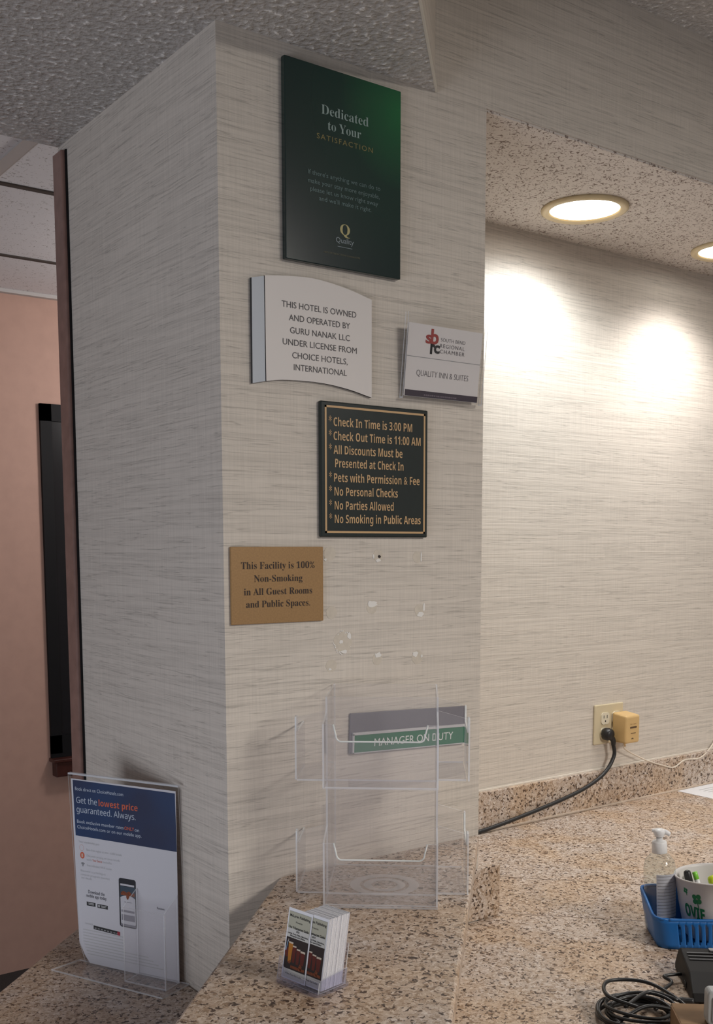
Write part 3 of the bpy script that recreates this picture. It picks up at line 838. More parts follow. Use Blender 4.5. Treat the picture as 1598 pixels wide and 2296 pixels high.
# ------------------------------------------------------------------ acrylic sign holder on the low counter
B0 = Vector((.7102,1.8349,LC+.0005)); SU = Vector((.4506,-.8927,0)); SN = SU.cross(VZ)     # SN points toward the desk
B0 = B0 - SN*.002
t = thing('sign_holder', B0+SU*.12, 'tall clear acrylic sign holder with empty brochure pocket on the low counter', 'sign holder')
AK = [M_ACR, M_EDGE]
fr = [(.022,.0),(.2475,.0),(.2475,.012),(.2375,.3530),(-.0070,.3530),(.0080,.0380)]
bm = BM(); add_plate(bm, fr, B0, SU, VZ, .002, 0, 1, .0022); obj('front_sheet', bm, AK, t)
bm = BM(); add_plate(bm, fr, B0, SU, VZ, .002, 0, 1, -.0022); obj('back_sheet', bm, AK, t)
bm = BM(); add_plate(bm, rect(-.0070,.3530,.2375,.3560), B0, SU, VZ, .0064, 1, 1, -.0022); obj('top_fold', bm, AK, t)
bm = BM(); add_plate(bm, [(0,-.004),(.2475,-.004),(.2420,.066),(-.014,.056)], B0, SU, SN, .003, 0, 1, -.003); obj('base', bm, [M_ACR_M, M_EDGE], t)
bm = BM()
u0, u1, dpt, hp = .143, .2325, .041, .1385
add_plate(bm, [(u0,.0035),(u1,.0035),(u1,hp),(u0,hp)], B0+SN*dpt, SU, VZ, .0022, 0, 1)
for uu in (u0, u1-.002):
    add_plate(bm, [(.004,.0035),(dpt,.0035),(dpt,hp),(.004,hp+.022)], B0+SU*uu, SN, VZ, .002, 0, 1)
add_plate(bm, rect(u0,.004,u1,dpt), B0+VZ*.0058, SU, SN, .002, 0, 1)
obj('brochure_pocket', bm, [M_ACR_M, M_EDGE], t)

ps = [(.0290,.0025),(.2300,.0015),(.2300,.3450),(-.0025,.3450),(.0050,.0400),(.0180,.0150)]
bm = BM(); add_plate(bm, ps, B0, SU, VZ, .0006, 0, 0, .0006)
poster = tag(obj('poster', bm, simple('poster_paper', (.64,.63,.67), .6)), 'white poster with navy banner held inside the acrylic sign holder', 'poster')
def navy():
    mt, nt, b = newmat('navy_print')
    tc = N(nt, 'ShaderNodeTexCoord'); nz = N(nt, 'ShaderNodeTexNoise'); nz.inputs['Scale'].default_value = 7
    nt.links.new(tc.outputs['Object'], nz.inputs['Vector'])
    rp = ramp(nt, [(.35, (.018,.026,.075)), (.65, (.012,.040,.125))]); nt.links.new(nz.outputs['Fac'], rp.inputs['Fac'])
    nt.links.new(rp.outputs[0], b.inputs['Base Color']); b.inputs['Roughness'].default_value = .5
    return mt
bm = BM(); add_plate(bm, [(.0044,.2400),(.2300,.2380),(.2285,.3410),(.0012,.3430)], B0, SU, VZ, .0001, 0, 0, .0012)
obj('navy_banner', bm, navy(), poster)
E1 = .0015
M_LW = simple('pale_blue_print', (.52,.58,.68), .6); M_OR = simple('orange_print', (.62,.12,.055), .6)
bm = BM()
add_text(bm, 'Book direct on ChoiceHotels.com', .0065,.1164,.3243,.0062, B0,SU,VZ,E1)
add_text(bm, 'Get the', .0087,.0565,.3012,.0112, B0,SU,VZ,E1, serif='sans')
add_text(bm, 'guaranteed. Always.', .0088,.1427,.2840,.0112, B0,SU,VZ,E1, serif='sans')
add_text(bm, 'Book exclusive member rates', .0090,.1154,.2643,.0060, B0,SU,VZ,E1)
add_text(bm, 'on', .1401,.1499,.2635,.0060, B0,SU,VZ,E1)
add_text(bm, 'ChoiceHotels.com or on our mobile app.', .0091,.1545,.2540,.0060, B0,SU,VZ,E1)
flat_obj('pale_lettering', bm, M_LW, poster)
bm = BM()
add_text(bm, 'lowest price', .0603,.1476,.3007,.0112, B0,SU,VZ,E1, serif='bold')
flat_obj('orange_lettering', bm, M_OR, poster)
bm = BM()
add_text(bm, 'ONLY', .1171,.1388,.2639,.0060, B0,SU,VZ,E1, weight=.01)
flat_obj('orange_lettering', bm, M_OR, poster)
bm = BM()
add_text(bm, 'Your Extras', .0420,.0640,.1962,.0042, B0,SU,VZ,E1)
flat_obj('orange_lettering', bm, M_OR, poster)
bm = BM()
for s, a, b, z in (('Your membership gets',.0110,.0586,.2278),('Earn free nights at over 6,000 hotels',.0286,.1095,.2145),('Discount pricing on most hotels',.0288,.1044,.2035),('with',.0285,.0400,.1962),('benefits',.0660,.0870,.1962),('Free unlimited Wi-Fi access',.0291,.0856,.1855),('Become a privileged',.0140,.0710,.1738),('rewards program member',.0138,.0814,.1667),('see details',.0146,.0392,.1608)):
    add_text(bm, s, a, b, z, .0040, B0,SU,VZ,E1)
flat_obj('fine_print', bm, M_PALEINK, poster)
bm = BM()
for k in range(9):
    z = .0640-k*.0056
    add_plate(bm, rect(.0150+max(0,(k-4)*.0022),z,.1080+k*.011 if k > 4 else .108,z+.0018), B0,SU,VZ,.0001,0,0,.0012)
flat_obj('fine_print', bm, M_PALEINK, poster)
bm = BM()
add_text(bm, 'Download the', .0300,.0678,.1352,.0060, B0,SU,VZ,E1, weight=.012)
add_text(bm, 'mobile app today.', .0252,.0730,.1278,.0060, B0,SU,VZ,E1, weight=.012)
flat_obj('dark_lettering', bm, simple('slate_ink', (.10,.10,.12), .6), poster)
bm = BM()
add_text(bm, 'Reviews', .1850,.2010,.1290,.0042, B0,SU,VZ,E1)
flat_obj('dark_lettering', bm, simple('slate_ink', (.10,.10,.12), .6), poster)
bm = BM()
add_plate(bm, rect(.0255,.1115,.0460,.1188), B0,SU,VZ,.0001,0,0,.0012); add_plate(bm, rect(.0504,.1108,.0744,.1180), B0,SU,VZ,.0001,0,0,.0012)
obj('app_badges', bm, M_INK, poster)
bm = BM()
for a, b, z in ((.029,.043,.1160),(.030,.042,.1137),(.058,.072,.1152),(.059,.070,.1130)): add_plate(bm, rect(a,z,b,z+.0011), B0,SU,VZ,.0001,0,0,.0014)
add_plate(bm, rrect(.0525,.1122,.0560,.1168,.0012), B0,SU,VZ,.0001,0,0,.0014)
obj('badge_print', bm, M_PALEINK, poster)
bm = BM()
for q in (disc(.0187,.2045,.0052,.0062),): add_plate(bm, q, B0,SU,VZ,.0001,0,0,.0012)
obj('ring_icon', bm, M_OR, poster)
bm = BM(); add_plate(bm, rrect(.0166,.2010,.0208,.2080,.0015), B0,SU,VZ,.0001,0,0,.0014); obj('ring_centre', bm, simple('peach_print', (.66,.42,.34), .6), poster)
bm = BM()
n = 24
for k in range(n):
    a0_, a1_ = 2*math.pi*k/n, 2*math.pi*(k+1)/n
    add_plate(bm, [(.0175+.0052*math.cos(a0_),.2185+.0060*math.sin(a0_)),(.0175+.0052*math.cos(a1_),.2185+.0060*math.sin(a1_)),(.0175+.0045*math.cos(a1_),.2185+.0052*math.sin(a1_)),(.0175+.0045*math.cos(a0_),.2185+.0052*math.sin(a0_))], B0,SU,VZ,.0001,0,0,.0012)
obj('outline_icon', bm, simple('pink_print', (.60,.40,.38), .6), poster)
bm = BM()
for rr in (.0022,.0042,.0062):
    for k in range(8):
        a0_, a1_ = R(45+90*k/8), R(45+90*(k+1)/8)
        add_plate(bm, [(.0193+rr*math.cos(a0_),.1850+rr*math.sin(a0_)),(.0193+rr*math.cos(a1_),.1850+rr*math.sin(a1_)),(.0193+(rr-.0011)*math.cos(a1_),.1850+(rr-.0011)*math.sin(a1_)),(.0193+(rr-.0011)*math.cos(a0_),.1850+(rr-.0011)*math.sin(a0_))], B0,SU,VZ,.0001,0,0,.0012)
add_plate(bm, disc(.0193,.1848,.0009), B0,SU,VZ,.0001,0,0,.0012)
obj('wifi_icon', bm, M_INK, poster)
bm = BM(); add_plate(bm, rrect(.1010,.0845,.1392,.1745,.0045), B0,SU,VZ,.0001,0,0,.0012); obj('phone_picture', bm, simple('phone_ink', (.018,.018,.024), .5), poster)
bm = BM()
add_plate(bm, rrect(.1040,.0905,.1375,.1400,.002), B0,SU,VZ,.0001,0,0,.0014); add_plate(bm, disc(.1208,.1370,.0165,.0065), B0,SU,VZ,.0001,0,0,.00135); add_plate(bm, rect(.1045,.1610,.1355,.1645), B0,SU,VZ,.0001,0,0,.0014)
obj('phone_screen', bm, simple('screen_print', (.60,.59,.63), .5), poster)
bm = BM(); add_plate(bm, rect(.1040,.1400,.1370,.1600), B0,SU,VZ,.0001,0,0,.00130); obj('screen_sky', bm, simple('screen_blue', (.045,.07,.10), .5), poster)
bm = BM(); add_plate(bm, [(.1050,.1435),(.1360,.1435),(.1360,.1500),(.1300,.1480),(.1240,.1520),(.1180,.1490),(.1110,.1515),(.1050,.1480)], B0,SU,VZ,.0001,0,0,.00132); add_plate(bm, disc(.1208,.1420,.0034,.0060), B0,SU,VZ,.0001,0,0,.0016)
obj('screen_skyline', bm, M_RUST, poster)
bm = BM()
for a, b, z, h in ((.1060,.1350,.1125,.0040),(.1060,.1355,.0970,.0110),(.1040,.1385,.0865,.0040),(.1130,.1290,.1310,.0010)): add_plate(bm, rect(a,z,b,z+h), B0,SU,VZ,.0001,0,0,.0016)
obj('screen_content', bm, simple('screen_grey', (.22,.21,.25), .5), poster)
bm = BM(); add_plate(bm, [(.0400,.0690),(.1010,.0665),(.1010,.0735),(.0400,.0760)], B0,SU,VZ,.0001,0,0,.0012); obj('brand_strip', bm, M_INK, poster)
bm = BM()
for k in range(8): add_plate(bm, rect(.0425+k*.0072,.0705-k*.0003,.0470+k*.0072,.0725-k*.0003), B0,SU,VZ,.0001,0,0,.0014)
obj('brand_marks', bm, M_GREYINK, poster)
bm = BM(); add_plate(bm, rect(.0950,.0665,.1010,.0735), B0,SU,VZ,.0001,0,0,.0015); obj('red_mark', bm, simple('red_print', (.38,.03,.05), .5), poster)
bm = BM(); add_text(bm, 'CHOICE', .0200,.0385,.0755,.0030, B0,SU,VZ,E1); flat_obj('brand_lettering', bm, M_PALEINK, poster)

# ------------------------------------------------------------------ wall outlet, plug, adapter, cords
K = YB/1.934
def wp(x, z, lift=0.0): return Vector((x*K, YB-lift, 1.613+(z-1.613)*K))
t = thing('outlet', (2.285*K, YB, 1.08), 'ivory two gang outlet plate on the recessed wall', 'outlet')
M_IV = simple('ivory_plastic', (.62,.53,.36), .4)
p0, p1 = wp(2.225,1.0765), wp(2.3425,1.1865)
bm = BM(); add_box(bm, (p0.x,YB-.0065,p0.z), (p1.x,YB-.0003,p1.z)); bevel(obj('cover_plate', bm, M_IV, t), .003, 3)
OO = Vector((0,YB-.0066,0))
M_IVL = simple('pale_ivory', (.72,.66,.52), .4)
for cx, cz in ((2.266,1.1475),(2.266,1.1060),(2.312,1.1475),(2.312,1.1060)):
    c3 = wp(cx, cz)
    bm = BM(); add_plate(bm, rrect(c3.x-.0165,c3.z-.0165,c3.x+.0165,c3.z+.0165,.009), OO,VX,VZ,.0025,0,0)
    rc = obj('receptacle', bm, M_IVL, t)
    bm = BM()
    for dx in (-.0065,.0065): add_plate(bm, rect(c3.x+dx-.0012,c3.z+.0005,c3.x+dx+.0012,c3.z+.0090), OO,VX,VZ,.0003,0,0,.0025)
    add_plate(bm, disc(c3.x,c3.z-.0075,.0024,n=10), OO,VX,VZ,.0003,0,0,.0025)
    obj('slots', bm, M_INK, rc)
# black plug and its cord
M_BLK = simple('black_rubber', (.012,.012,.013), .38)
pk = thing('extension_cord', wp(2.27,1.105,.02), 'black power cord plugged into the ivory outlet', 'cord')
c3 = wp(2.262,1.106)
bm = BM(); add_lathe(bm, [(.014,0),(.017,.004),(.0175,.014),(.0145,.024),(.010,.027)], (c3.x, YB-.0095, c3.z), 20, axis=(0,-1,0))
add_tube(bm, smooth_path([(c3.x+.004,YB-.027,c3.z-.004),(c3.x+.013,YB-.030,c3.z-.018),(c3.x+.016,YB-.029,c3.z-.032)], 5), lambda q: .0092-.0032*q, 12)
obj('plug', bm, M_BLK, pk, True)
cp = [(c3.x+.016,YB-.029,c3.z-.030)]+[tuple(wp(x,z,l)) for x,z,l in ((2.280,1.045,.030),(2.246,1.004,.030),(2.175,.9745,.032),(2.08,.952,.030),(1.935,.928,.026),(1.80,.911,.024),(1.66,.9050,.024),(1.45,.9050,.026))]
bm = BM(); add_tube(bm, smooth_path(cp, 8), .0053, 12); obj('cable', bm, M_BLK, pk, True)
# yellowed power adapter
ad = thing('power_adapter', wp(2.33,1.10,.02), 'yellowed plastic power adapter plugged into the right of the outlet', 'adapter')
M_YEL = simple('yellowed_plastic', (.64,.43,.19), .45)
q0, q1 = wp(2.292,1.0800), wp(2.350,1.1630)
bm = BM(); add_box(bm, (q0.x,YB-.060,q0.z), (q1.x,YB-.0095,q1.z))
for v in bm.verts:
    if v.co.z > q1.z-.001 and v.co.y < YB-.05: v.co.z -= .006
o = bevel(obj('body', bm, M_YEL, ad), .006, 3)
AO = Vector((q0.x,YB-.0602,q0.z))
bm = BM()
add_plate(bm, rrect(.016,.0420,.044,.0470,.0022), AO,VX,VZ,.0003,0,0); add_plate(bm, rect(.020,.0275,.040,.0295), AO,VX,VZ,.0003,0,0)
add_plate(bm, [(.022,.012),(.033,.012),(.029,.0155),(.024,.0150)], AO,VX,VZ,.0003,0,0)
obj('printed_bars', bm, simple('brown_mark', (.10,.055,.025), .6), ad)
bm = BM(); add_text(bm, 'IN: 120V', .0170,.0420,.0520,.0040, AO,VX,VZ,.0004); flat_obj('print', bm, simple('faint_brown', (.34,.21,.09), .6), ad)
wc = [(q0.x+.030,YB-.03,q0.z+.001)]+[tuple(wp(x,z,l)) for x,z,l in ((2.322,1.065,.028),(2.345,1.050,.024),(2.395,1.028,.020),(2.4400,1.0095,.020),(2.505,.9890,.021),(2.5560,.9775,.021),(2.6060,.9930,.021),(2.6760,.9905,.021),(2.7350,1.0085,.012),(2.7800,1.0450,.010),(2.84,1.10,.010))]
bm = BM(); add_tube(bm, smooth_path(wc, 8), .0022, 8); obj('white_wire', bm, simple('cream_wire', (.70,.62,.52), .5), ad, True)
bm = BM(); add_tube(bm, smooth_path([(q0.x+.030,YB-.03,q0.z+.002),(q0.x+.031,YB-.029,q0.z-.006),(q0.x+.036,YB-.028,q0.z-.014)],4), lambda q:.0042-.0015*q, 10); obj('strain_relief', bm, M_YEL, ad, True)

# ------------------------------------------------------------------ paper on the desk
bm = BM(); add_box(bm, (2.594,1.712,DK+.0004), (2.873,1.926,DK+.0014))
pp = tag(obj('paper_sheet', bm, M_PAPER), 'white printed paper lying on the desk against the backsplash', 'paper')
bm = BM(); PO = Vector((2.594,1.712,DK+.0014))
for k in range(11): add_plate(bm, rect(.06,.02+k*.016,.25-random.uniform(0,.05),.0245+k*.016), PO,VX,VY,.0001,0,0,.0001)
obj('text_lines', bm, M_PALEINK, pp)

# ------------------------------------------------------------------ blue basket and what stands in it
KO = Vector((1.530,1.1636,DK+.0030)); KU = Vector((math.cos(R(-40)),math.sin(R(-40)),0)); KV = Vector((math.cos(R(50)),math.sin(R(50)),0))
def basket():
    w, dp = .32, .125
    rad = .022
    per = []
    def seg(a, b, n):
        for k in range(n): per.append((a[0]+(b[0]-a[0])*k/n, a[1]+(b[1]-a[1])*k/n))
    def arc(cx, cy, st, n):
        for k in range(n): an = R(st+90*k/n); per.append((cx+rad*math.cos(an), cy+rad*math.sin(an)))
    seg((rad,0),(w-rad,0),120); arc(w-rad,rad,-90,6); seg((w,rad),(w,dp-rad),16); arc(w-rad,dp-rad,0,6)
    seg((w-rad,dp),(rad,dp),40); arc(rad,dp-rad,90,6); seg((0,dp-rad),(0,rad),16); arc(rad,rad,180,6)
    def rim(v):
        q = min(1, max(0, (v-.004)/.105)); q = q*q*(3-2*q)
        return .052+.022*q
    rows = [0,.12,.22,.34,.5,.66,.78,.86,1.0]
    bm = BM(); grid = []
    for h in rows:
        rg_ = []
        for a, b in per:
            H = rim(b)*h
            fl = 1+.0
            ca, cb = a-w/2, b-dp/2
            ca *= 1+.28*H/(.09)*.35; cb *= 1+.25*H/.09*.30
            p = KO + KU*(ca+w/2) + KV*(cb+dp/2) + VZ*H
            rg_.append(bm.verts.new(p))
        grid.append(rg_)
    n = len(per)
    for i in range(len(rows)-1):
        for k in range(n):
            a = per[k]
            if k < 120 and 1 <= i <= 6:
                ph = (k-4) % 5
                wdt = 2 if 2 <= i <= 5 else 1
                if 4 <= k < 116 and ((wdt == 2 and ph in (2,3)) or (wdt == 1 and ph == 2)): continue
            bm.faces.new((grid[i][k], grid[i][(k+1)%n], grid[i+1][(k+1)%n], grid[i+1][k]))
    bm.faces.new(grid[0][::-1])
    return bm, per, grid
bt = thing('basket', KO+KU*.16+KV*.1, 'blue slotted plastic basket on the desk at the right edge', 'basket')
bm, per, grid = basket()
rim_pts = [v.co.copy() for v in grid[-1]]
M_BLUE = simple('blue_plastic', (.010,.125,.40), .4)
o = obj('body', bm, M_BLUE, bt, True)
md = o.modifiers.new('thick', 'SOLIDIFY'); md.thickness = .0022; md.offset = 1
bm = BM(); add_tube(bm, rim_pts[::2]+[rim_pts[0]], .0030, 8); obj('rim', bm, M_BLUE, bt, True)

# pump bottle of clear gel
bc = KO+KU*.021+KV*.092+VZ*.0045
ax = Vector((-.035,.020,1)).normalized()
pb = thing('pump_bottle', bc, 'clear pump bottle of green tinted gel in the blue basket', 'bottle')
M_GEL = acrylic('greenish_gel', (.92,.945,.925), milk=.09, ior=1.5)
bm = BM(); add_lathe(bm, [(.0,0),(.024,0),(.028,.003),(.0285,.02),(.0292,.10),(.0290,.118),(.0262,.130),(.0185,.1395),(.0125,.1440),(.0120,.149)], bc, 36, ax, caps=False)
obj('bottle_body', bm, M_GEL, pb, True)
bm = BM(); add_lathe(bm, [(.0135,.1445),(.0142,.1455),(.0136,.1640),(.0120,.1665),(.0060,.1670),(.0055,.1800)], bc, 28, ax); obj('pump_collar', bm, M_WHITE, pb, True)
bm = BM()
hd = bc+ax*.1790; fw = KU*.9-KV*.2; fw.normalize(); sd = ax.cross(fw).normalized()
for px_, rx_, z0_, z1_ in ((0,.0125,.0,.0085),):
    add_lathe(bm, [(.0085,-.004),(.0095,.0),(.0115,.006),(.0090,.0095),(.0,.0105)], hd, 20, ax, caps=False)
add_tube(bm, smooth_path([hd+ax*.004, hd+fw*.010+ax*.005, hd+fw*.019+ax*.001], 5), lambda q:.0060-.0022*q, 10)
add_tube(bm, smooth_path([hd+ax*.006, hd-fw*.007+ax*.0065, hd-fw*.0135+ax*.0065], 4), lambda q:.0050-.0020*q, 10)
obj('pump_head', bm, M_WHITE, pb, True)
# label wraps the front of the bottle
bm = BM()
tow = Vector((-.80,-.55,0)).normalized(); X = (tow-ax*tow.dot(ax)).normalized(); Y = ax.cross(X)
def lab(a, h, rr): return bc+ax*h+(X*math.cos(a)+Y*math.sin(a))*rr
A0, A1 = R(-8), R(78)
for k in range(16):
    a, b = A0+(A1-A0)*k/16, A0+(A1-A0)*(k+1)/16
    bm.faces.new([bm.verts.new(p) for p in (lab(a,.028,.0294),lab(b,.028,.0294),lab(b,.1100,.0298),lab(a,.1100,.0298))])
lb = obj('back_label', bm, simple('grey_label', (.50,.51,.56), .5), pb)
bm = BM()
for j in range(13):
    h = .034+j*.0060; e = A1-R(random.choice((4,4,14,30)))
    for k in range(10):
        a, b = A0+R(4)+(e-A0-R(4))*k/10, A0+R(4)+(e-A0-R(4))*(k+1)/10
        bm.faces.new([bm.verts.new(p) for p in (lab(a,h,.0300),lab(b,h,.0300),lab(b,h+.0012,.0301),lab(a,h+.0012,.0301))])
obj('label_print', bm, M_GREYINK, lb)

# white promotional pot with green clovers
pc = KO+KU*.116+KV*.066+VZ*.0045
pot = thing('plastic_cup', pc, 'wide white plastic cup printed with green clovers in the blue basket', 'cup')
M_CUP = simple('white_cup', (.66,.63,.62), .4)
prof = [(.0,0),(.052,0),(.0555,.004),(.0600,.035),(.0640,.065),(.0655,.085),(.0662,.0865),(.0690,.1095),(.0705,.1105),(.0705,.1130),(.0680,.1130),(.0670,.108),(.0625,.065),(.0540,.006),(.0,.005)]
axp = Vector((-.03,.06,1)).normalized()
bm = BM(); add_lathe(bm, prof, pc, 56, axp, caps=False); obj('cup_body', bm, M_CUP, pot, True)
tow = Vector((-.82,-.57,0)).normalized(); PX = (tow-axp*tow.dot(axp)).normalized(); PY = axp.cross(PX)
def cup_pt(s, h):
    tb = ((.004,.0555),(.035,.0600),(.065,.0640),(.085,.0655),(.12,.0690))
    rr = tb[-1][1]
    for (h0, r0), (h1, r1) in zip(tb, tb[1:]):
        if h <= h1: rr = r0+(r1-r0)*(h-h0)/(h1-h0); break
    rr += .0008
    an = s/.062
    return pc+axp*h+(PX*math.cos(an)+PY*math.sin(an))*rr
def clover(bm, cs, ch, sz, rot):
    for k in range(4):
        an = rot+k*math.pi/2
        poly = []
        for q in range(13):
            th = math.pi*2*q/12; rr = sz*.46
            x = sz*.60*math.cos(an)+rr*math.cos(th); y = 1.15*(sz*.60*math.sin(an)+rr*math.sin(th))
            if q < 12: poly.append(bm.verts.new(cup_pt(cs+x, ch+y)))
        bm.faces.new(poly)
    st = [(cs-.0006,ch),(cs+.0006,ch),(cs+.0030,ch-sz*1.7),(cs+.0016,ch-sz*1.8)]
    bm.faces.new([bm.verts.new(cup_pt(*q)) for q in st])
M_CLOV = simple('clover_green', (.008,.17,.055), .45)
bm = BM(); clover(bm, -.0285,.0810,.0090,R(52)); obj('clover', bm, M_CLOV, pot)
bm = BM(); clover(bm, -.0500,.0930,.0050,R(30)); obj('clover', bm, M_CLOV, pot)
bm = BM()
vs, fs = glyph_mesh('OVIE', 'bold', .015)
x0 = min(v.x for v in vs); x1 = max(v.x for v in vs)
nv = [bm.verts.new(cup_pt(-.0560+(v.x-x0)/(x1-x0)*.040, .0460+v.y*.0320-.16*((v.x-x0)/(x1-x0))*.036)) for v in vs]
for q in fs:
    try: bm.faces.new([nv[i] for i in q])
    except ValueError: pass
flat_obj('lettering', bm, M_CLOV, pot)

def pen(name, label, base, tip, rad, mats, capf, clip=None, round_=False):
    base, tip = Vector(base), Vector(tip); A = (tip-base); L = A.length; A.normalize()
    tt = thing(name, base, label, name.split('_')[-1] if name != 'highlighter' else 'highlighter')
    bm = BM(); add_lathe(bm, [(rad*.8,0),(rad,.004),(rad,L*capf)], base, 16, A); obj('barrel', bm, mats[0], tt, True)
    e = [(rad*1.1,L*capf),(rad*1.12,L-.006),(rad*.95,L-.002),(rad*.4,L)] if round_ else [(rad*1.06,L*capf),(rad*1.06,L-.001),(rad*.9,L)]
    bm = BM(); add_lathe(bm, e, base, 16, A); obj('cap', bm, mats[1], tt, True)
    if clip is not None:
        S = A.orthogonal().normalized() if clip is True else (Vector(clip)-A*Vector(clip).dot(A)).normalized()
        T2 = A.cross(S)
        bm = BM(); add_plate(bm, rect(-.0017,L-.045,.0017,L-.004), base+S*(rad*1.35), T2, A, .0014, 0, 0); add_plate(bm, rect(-.0017,L-.008,.0017,L-.004), base+S*(rad*.9), T2, A, .004, 0, 0)
        obj('clip', bm, mats[1], tt)
fl = pc+VZ*.010
far = (fl+KU*.0+KV*.0)
pen('black_marker', 'black marker with pocket clip standing in the white cup', fl-KU*.026+KV*.010, pc-KU*.050+KV*.026+VZ*.1110, .0062, (M_BLK, M_BLK), .55, (-.7,-.6,0), True)
pen('green_pen', 'white pen with lime green end in the white cup', fl-KU*.006+KV*.008, pc-KU*.033+KV*.036+VZ*.1050, .0045, (M_WHITE, simple('lime_plastic', (.22,.62,.06), .35)), .86)
M_YG = simple('yellow_green_plastic', (.55,.68,.02), .4)
pen('highlighter', 'yellow green highlighter leaning in the white cup at the picture edge', fl+KU*.026-KV*.006, pc-KU*.002+KV*.030+VZ*.1010, .0095, (M_BLK, M_YG), .60, None, True)

# ------------------------------------------------------------------ black card terminal, cable coil, carton, pale device
def dk(x, y, h=0.0): return Vector((x, y, DK+h))
rd = thing('card_terminal', dk(1.50,1.03), 'black desk terminal with sloping keypad cut by the right edge', 'terminal')
M_DKP = simple('dark_plastic', (.010,.009,.009), .55, spec=.2)
RO = dk(1.4410,1.0500,.0005); RU = Vector((math.cos(R(-42)),math.sin(R(-42)),0)); RV = Vector((math.cos(R(48)),math.sin(R(48)),0))
bm = BM()
prof = [(-.092,.004),(-.085,.0),(.055,.0),(.060,.010),(.060,.034),(.048,.040),(.030,.036),(-.030,.030),(-.080,.014)]
def prism_profile(bm, prof, o, uax, vax, w, taper=.006):
    L = [bm.verts.new(o+vax*a+VZ*b+uax*(taper if b > .02 else 0)) for a, b in prof]; Rr = [bm.verts.new(o+vax*a+VZ*b+uax*w) for a, b in prof]
    bm.faces.new(L); bm.faces.new(Rr[::-1])
    for i in range(len(prof)):
        j = (i+1) % len(prof); bm.faces.new((L[i],L[j],Rr[j],Rr[i]))
prism_profile(bm, prof, RO, RU, RV, .16)
bevel(obj('housing', bm, M_DKP, rd), .003, 3)
bm = BM()
for k in range(3): add_plate(bm, rect(.014,-.004+k*.011,.075,-.001+k*.011), RO+RV*.012+VZ*.0350, RU, (RV*.97+VZ*.12).normalized(), .001, 0, 0)
obj('ridges', bm, simple('ridge_grey', (.05,.05,.055), .45), rd)
bm = BM(); add_plate(bm, rrect(.050,-.055,.140,.000,.006), RO+VZ*.0320, RU, (RV*.96+VZ*.17).normalized(), .002, 0, 0)
obj('screen', bm, simple('violet_screen', (.12,.12,.26), .15), rd)
bm = BM()
for a in (.052,.074,.096): add_plate(bm, rrect(a,.036,a+.014,.046,.002), RO+VZ*.0395, RU, RV, .002, 0, 0)
obj('buttons', bm, simple('grey_buttons', (.30,.30,.31), .5), rd)
bm = BM(); add_plate(bm, [(-.038,.004),(-.022,.004),(-.026,.013),(-.036,.011)], RO-RU*.0008, RV, VZ, .0006, 0, 0)
obj('side_port', bm, M_INK, rd)
bm = BM()
add_tube(bm, smooth_path([RO+RV*.002+VZ*.012, RO-RU*.030-RV*.010+VZ*.012, dk(1.410,1.046,.008), dk(1.372,1.035,.006), dk(1.340,1.010,.005), dk(1.3190,.9960,.012), dk(1.290,.985,.016)], 8), .0030, 8)
obj('lead', bm, M_BLK, rd, True)

cb = thing('cable_coil', dk(1.285,1.045), 'loosely coiled black cable lying on the granite desk', 'cable')
cc = dk(1.2645,.9965)
LU = KU; LV = KV
pts = []
rg = random.Random(11)
turns = 7
for k in range(turns*14):
    an = 2*math.pi*k/14
    tr = k//14
    ra = .052+.006*math.sin(tr*2.1)+.004*math.sin(an*.37+1); rb = .050+.006*math.cos(tr*1.7)
    off = Vector((.006*math.sin(tr*1.3), .008*math.cos(tr*1.9), 0))
    pts.append(cc+off+LU*ra*math.cos(an)+LV*rb*math.sin(an)+VZ*(.005+tr*.0028+.003*math.sin(an*2+tr)))
tail = [cc+LU*.075+LV*.035+VZ*.020, dk(1.352,1.020,.014), dk(1.3480,.9850,.008)]
head = [dk(1.10,1.02,.004), dk(1.16,1.012,.004), cc-LU*.030-LV*.050+VZ*.008, cc+LU*.0-LV*.035+VZ*.026, cc+LU*.045-LV*.020+VZ*.020]
bm = BM(); add_tube(bm, smooth_path(pts, 3), .0027, 8); obj('loops', bm, M_BLK, cb, True)
bm = BM(); add_tube(bm, smooth_path([dk(1.150,1.000,.004), dk(1.185,.992,.006), dk(1.225,.990,.018), dk(1.265,.978,.030), dk(1.300,.950,.022), dk(1.318,.925,.012)], 8), .0031, 8); obj('free_end', bm, M_BLK, cb, True)
bm = BM(); add_tube(bm, smooth_path([cc+LU*.002-LV*.010+VZ*.024, cc-LU*.042+LV*.030+VZ*.027, cc-LU*.030+LV*.085+VZ*.027, cc+LU*.030+LV*.085+VZ*.026, cc+LU*.072+LV*.030+VZ*.018, cc+LU*.075-LV*.005+VZ*.010], 8), .0031, 8); obj('free_end', bm, M_BLK, cb, True)
bm = BM(); add_tube(bm, smooth_path([cc-LU*.020+LV*.0+VZ*.022, cc+LU*.025+LV*.048+VZ*.026, cc+LU*.065+LV*.035+VZ*.020, dk(1.352,.992,.012), dk(1.372,.976,.010)], 8), lambda q: .0031 if q < .8 else .0050, 8); obj('free_end', bm, M_BLK, cb, True)

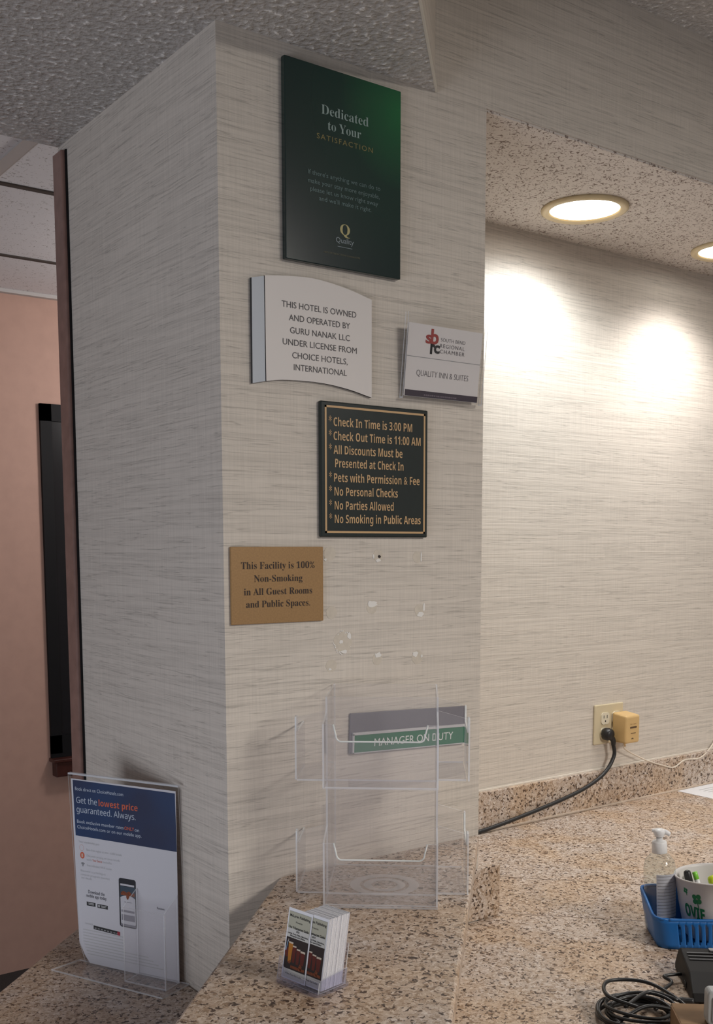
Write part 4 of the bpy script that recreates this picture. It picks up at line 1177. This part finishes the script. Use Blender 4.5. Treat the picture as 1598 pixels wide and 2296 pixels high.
CO = dk(1.2547,.9313,.0005)
cx_u = Vector((math.cos(R(-41)),math.sin(R(-41)),0)); cx_v = Vector((math.cos(R(49)),math.sin(R(49)),0))
ct = thing('carton', CO+cx_u*.06-cx_v*.05, 'small closed brown cardboard carton at the lower right corner of the desk', 'box')
M_CARD = simple('brown_cardboard', (.24,.145,.075), .8, noise=.08, scale=40)
M_CARDEDGE = simple('cardboard_edge', (.52,.36,.24), .8)
h = .050
def carton_wall(name, a, b):
    bm = BM(); a, b = Vector(a), Vector(b); L = (b-a).length
    add_plate(bm, rect(0,0,L,h), a, (b-a).normalized(), VZ, .003, 0, 0); add_plate(bm, rect(0,h,L,h+.0012), a, (b-a).normalized(), VZ, .003, 1, 1)
    obj(name, bm, [M_CARD, M_CARDEDGE], ct)
c0, c1, c2, c3_ = CO, CO+cx_u*.14, CO+cx_u*.14-cx_v*.13, CO-cx_v*.13
carton_wall('side_panel', c0, c1); carton_wall('side_panel', c1, c2); carton_wall('side_panel', c2, c3_); carton_wall('side_panel', c3_, c0)
bm = BM(); add_plate(bm, rect(0,0,.14,.13), CO, cx_u, -cx_v, -.002, 0, 0); obj('bottom_panel', bm, M_CARD, ct)
bm = BM(); add_plate(bm, rect(.001,.0005,.139,.064), CO+VZ*(h+.0014), cx_u, -cx_v, -.0024, 0, 1); obj('flap', bm, [M_CARD, M_CARDEDGE], ct)
bm = BM(); add_plate(bm, rect(.001,.066,.139,.1295), CO+VZ*(h+.0014), cx_u, -cx_v, -.0024, 0, 1); obj('flap', bm, [M_CARD, M_CARDEDGE], ct)

dv = thing('grey_device', CO+cx_u*.06-cx_v*.02, 'pale grey rounded device standing on the carton at the picture edge', 'device')
GO = dk(1.2468,.8705,h+.0045)
bm = BM(); add_plate(bm, rrect(0,0,.075,.050,.007), GO, cx_u, VZ, .022, 0, 0); bevel(obj('case', bm, simple('pale_grey_case', (.42,.44,.45), .45), dv), .003, 3)
bm = BM(); add_plate(bm, rrect(.007,.005,.068,.043,.004), GO, cx_u, VZ, .0015, 0, 0, .022); obj('face_panel', bm, simple('mid_grey_panel', (.30,.31,.34), .35), dv)
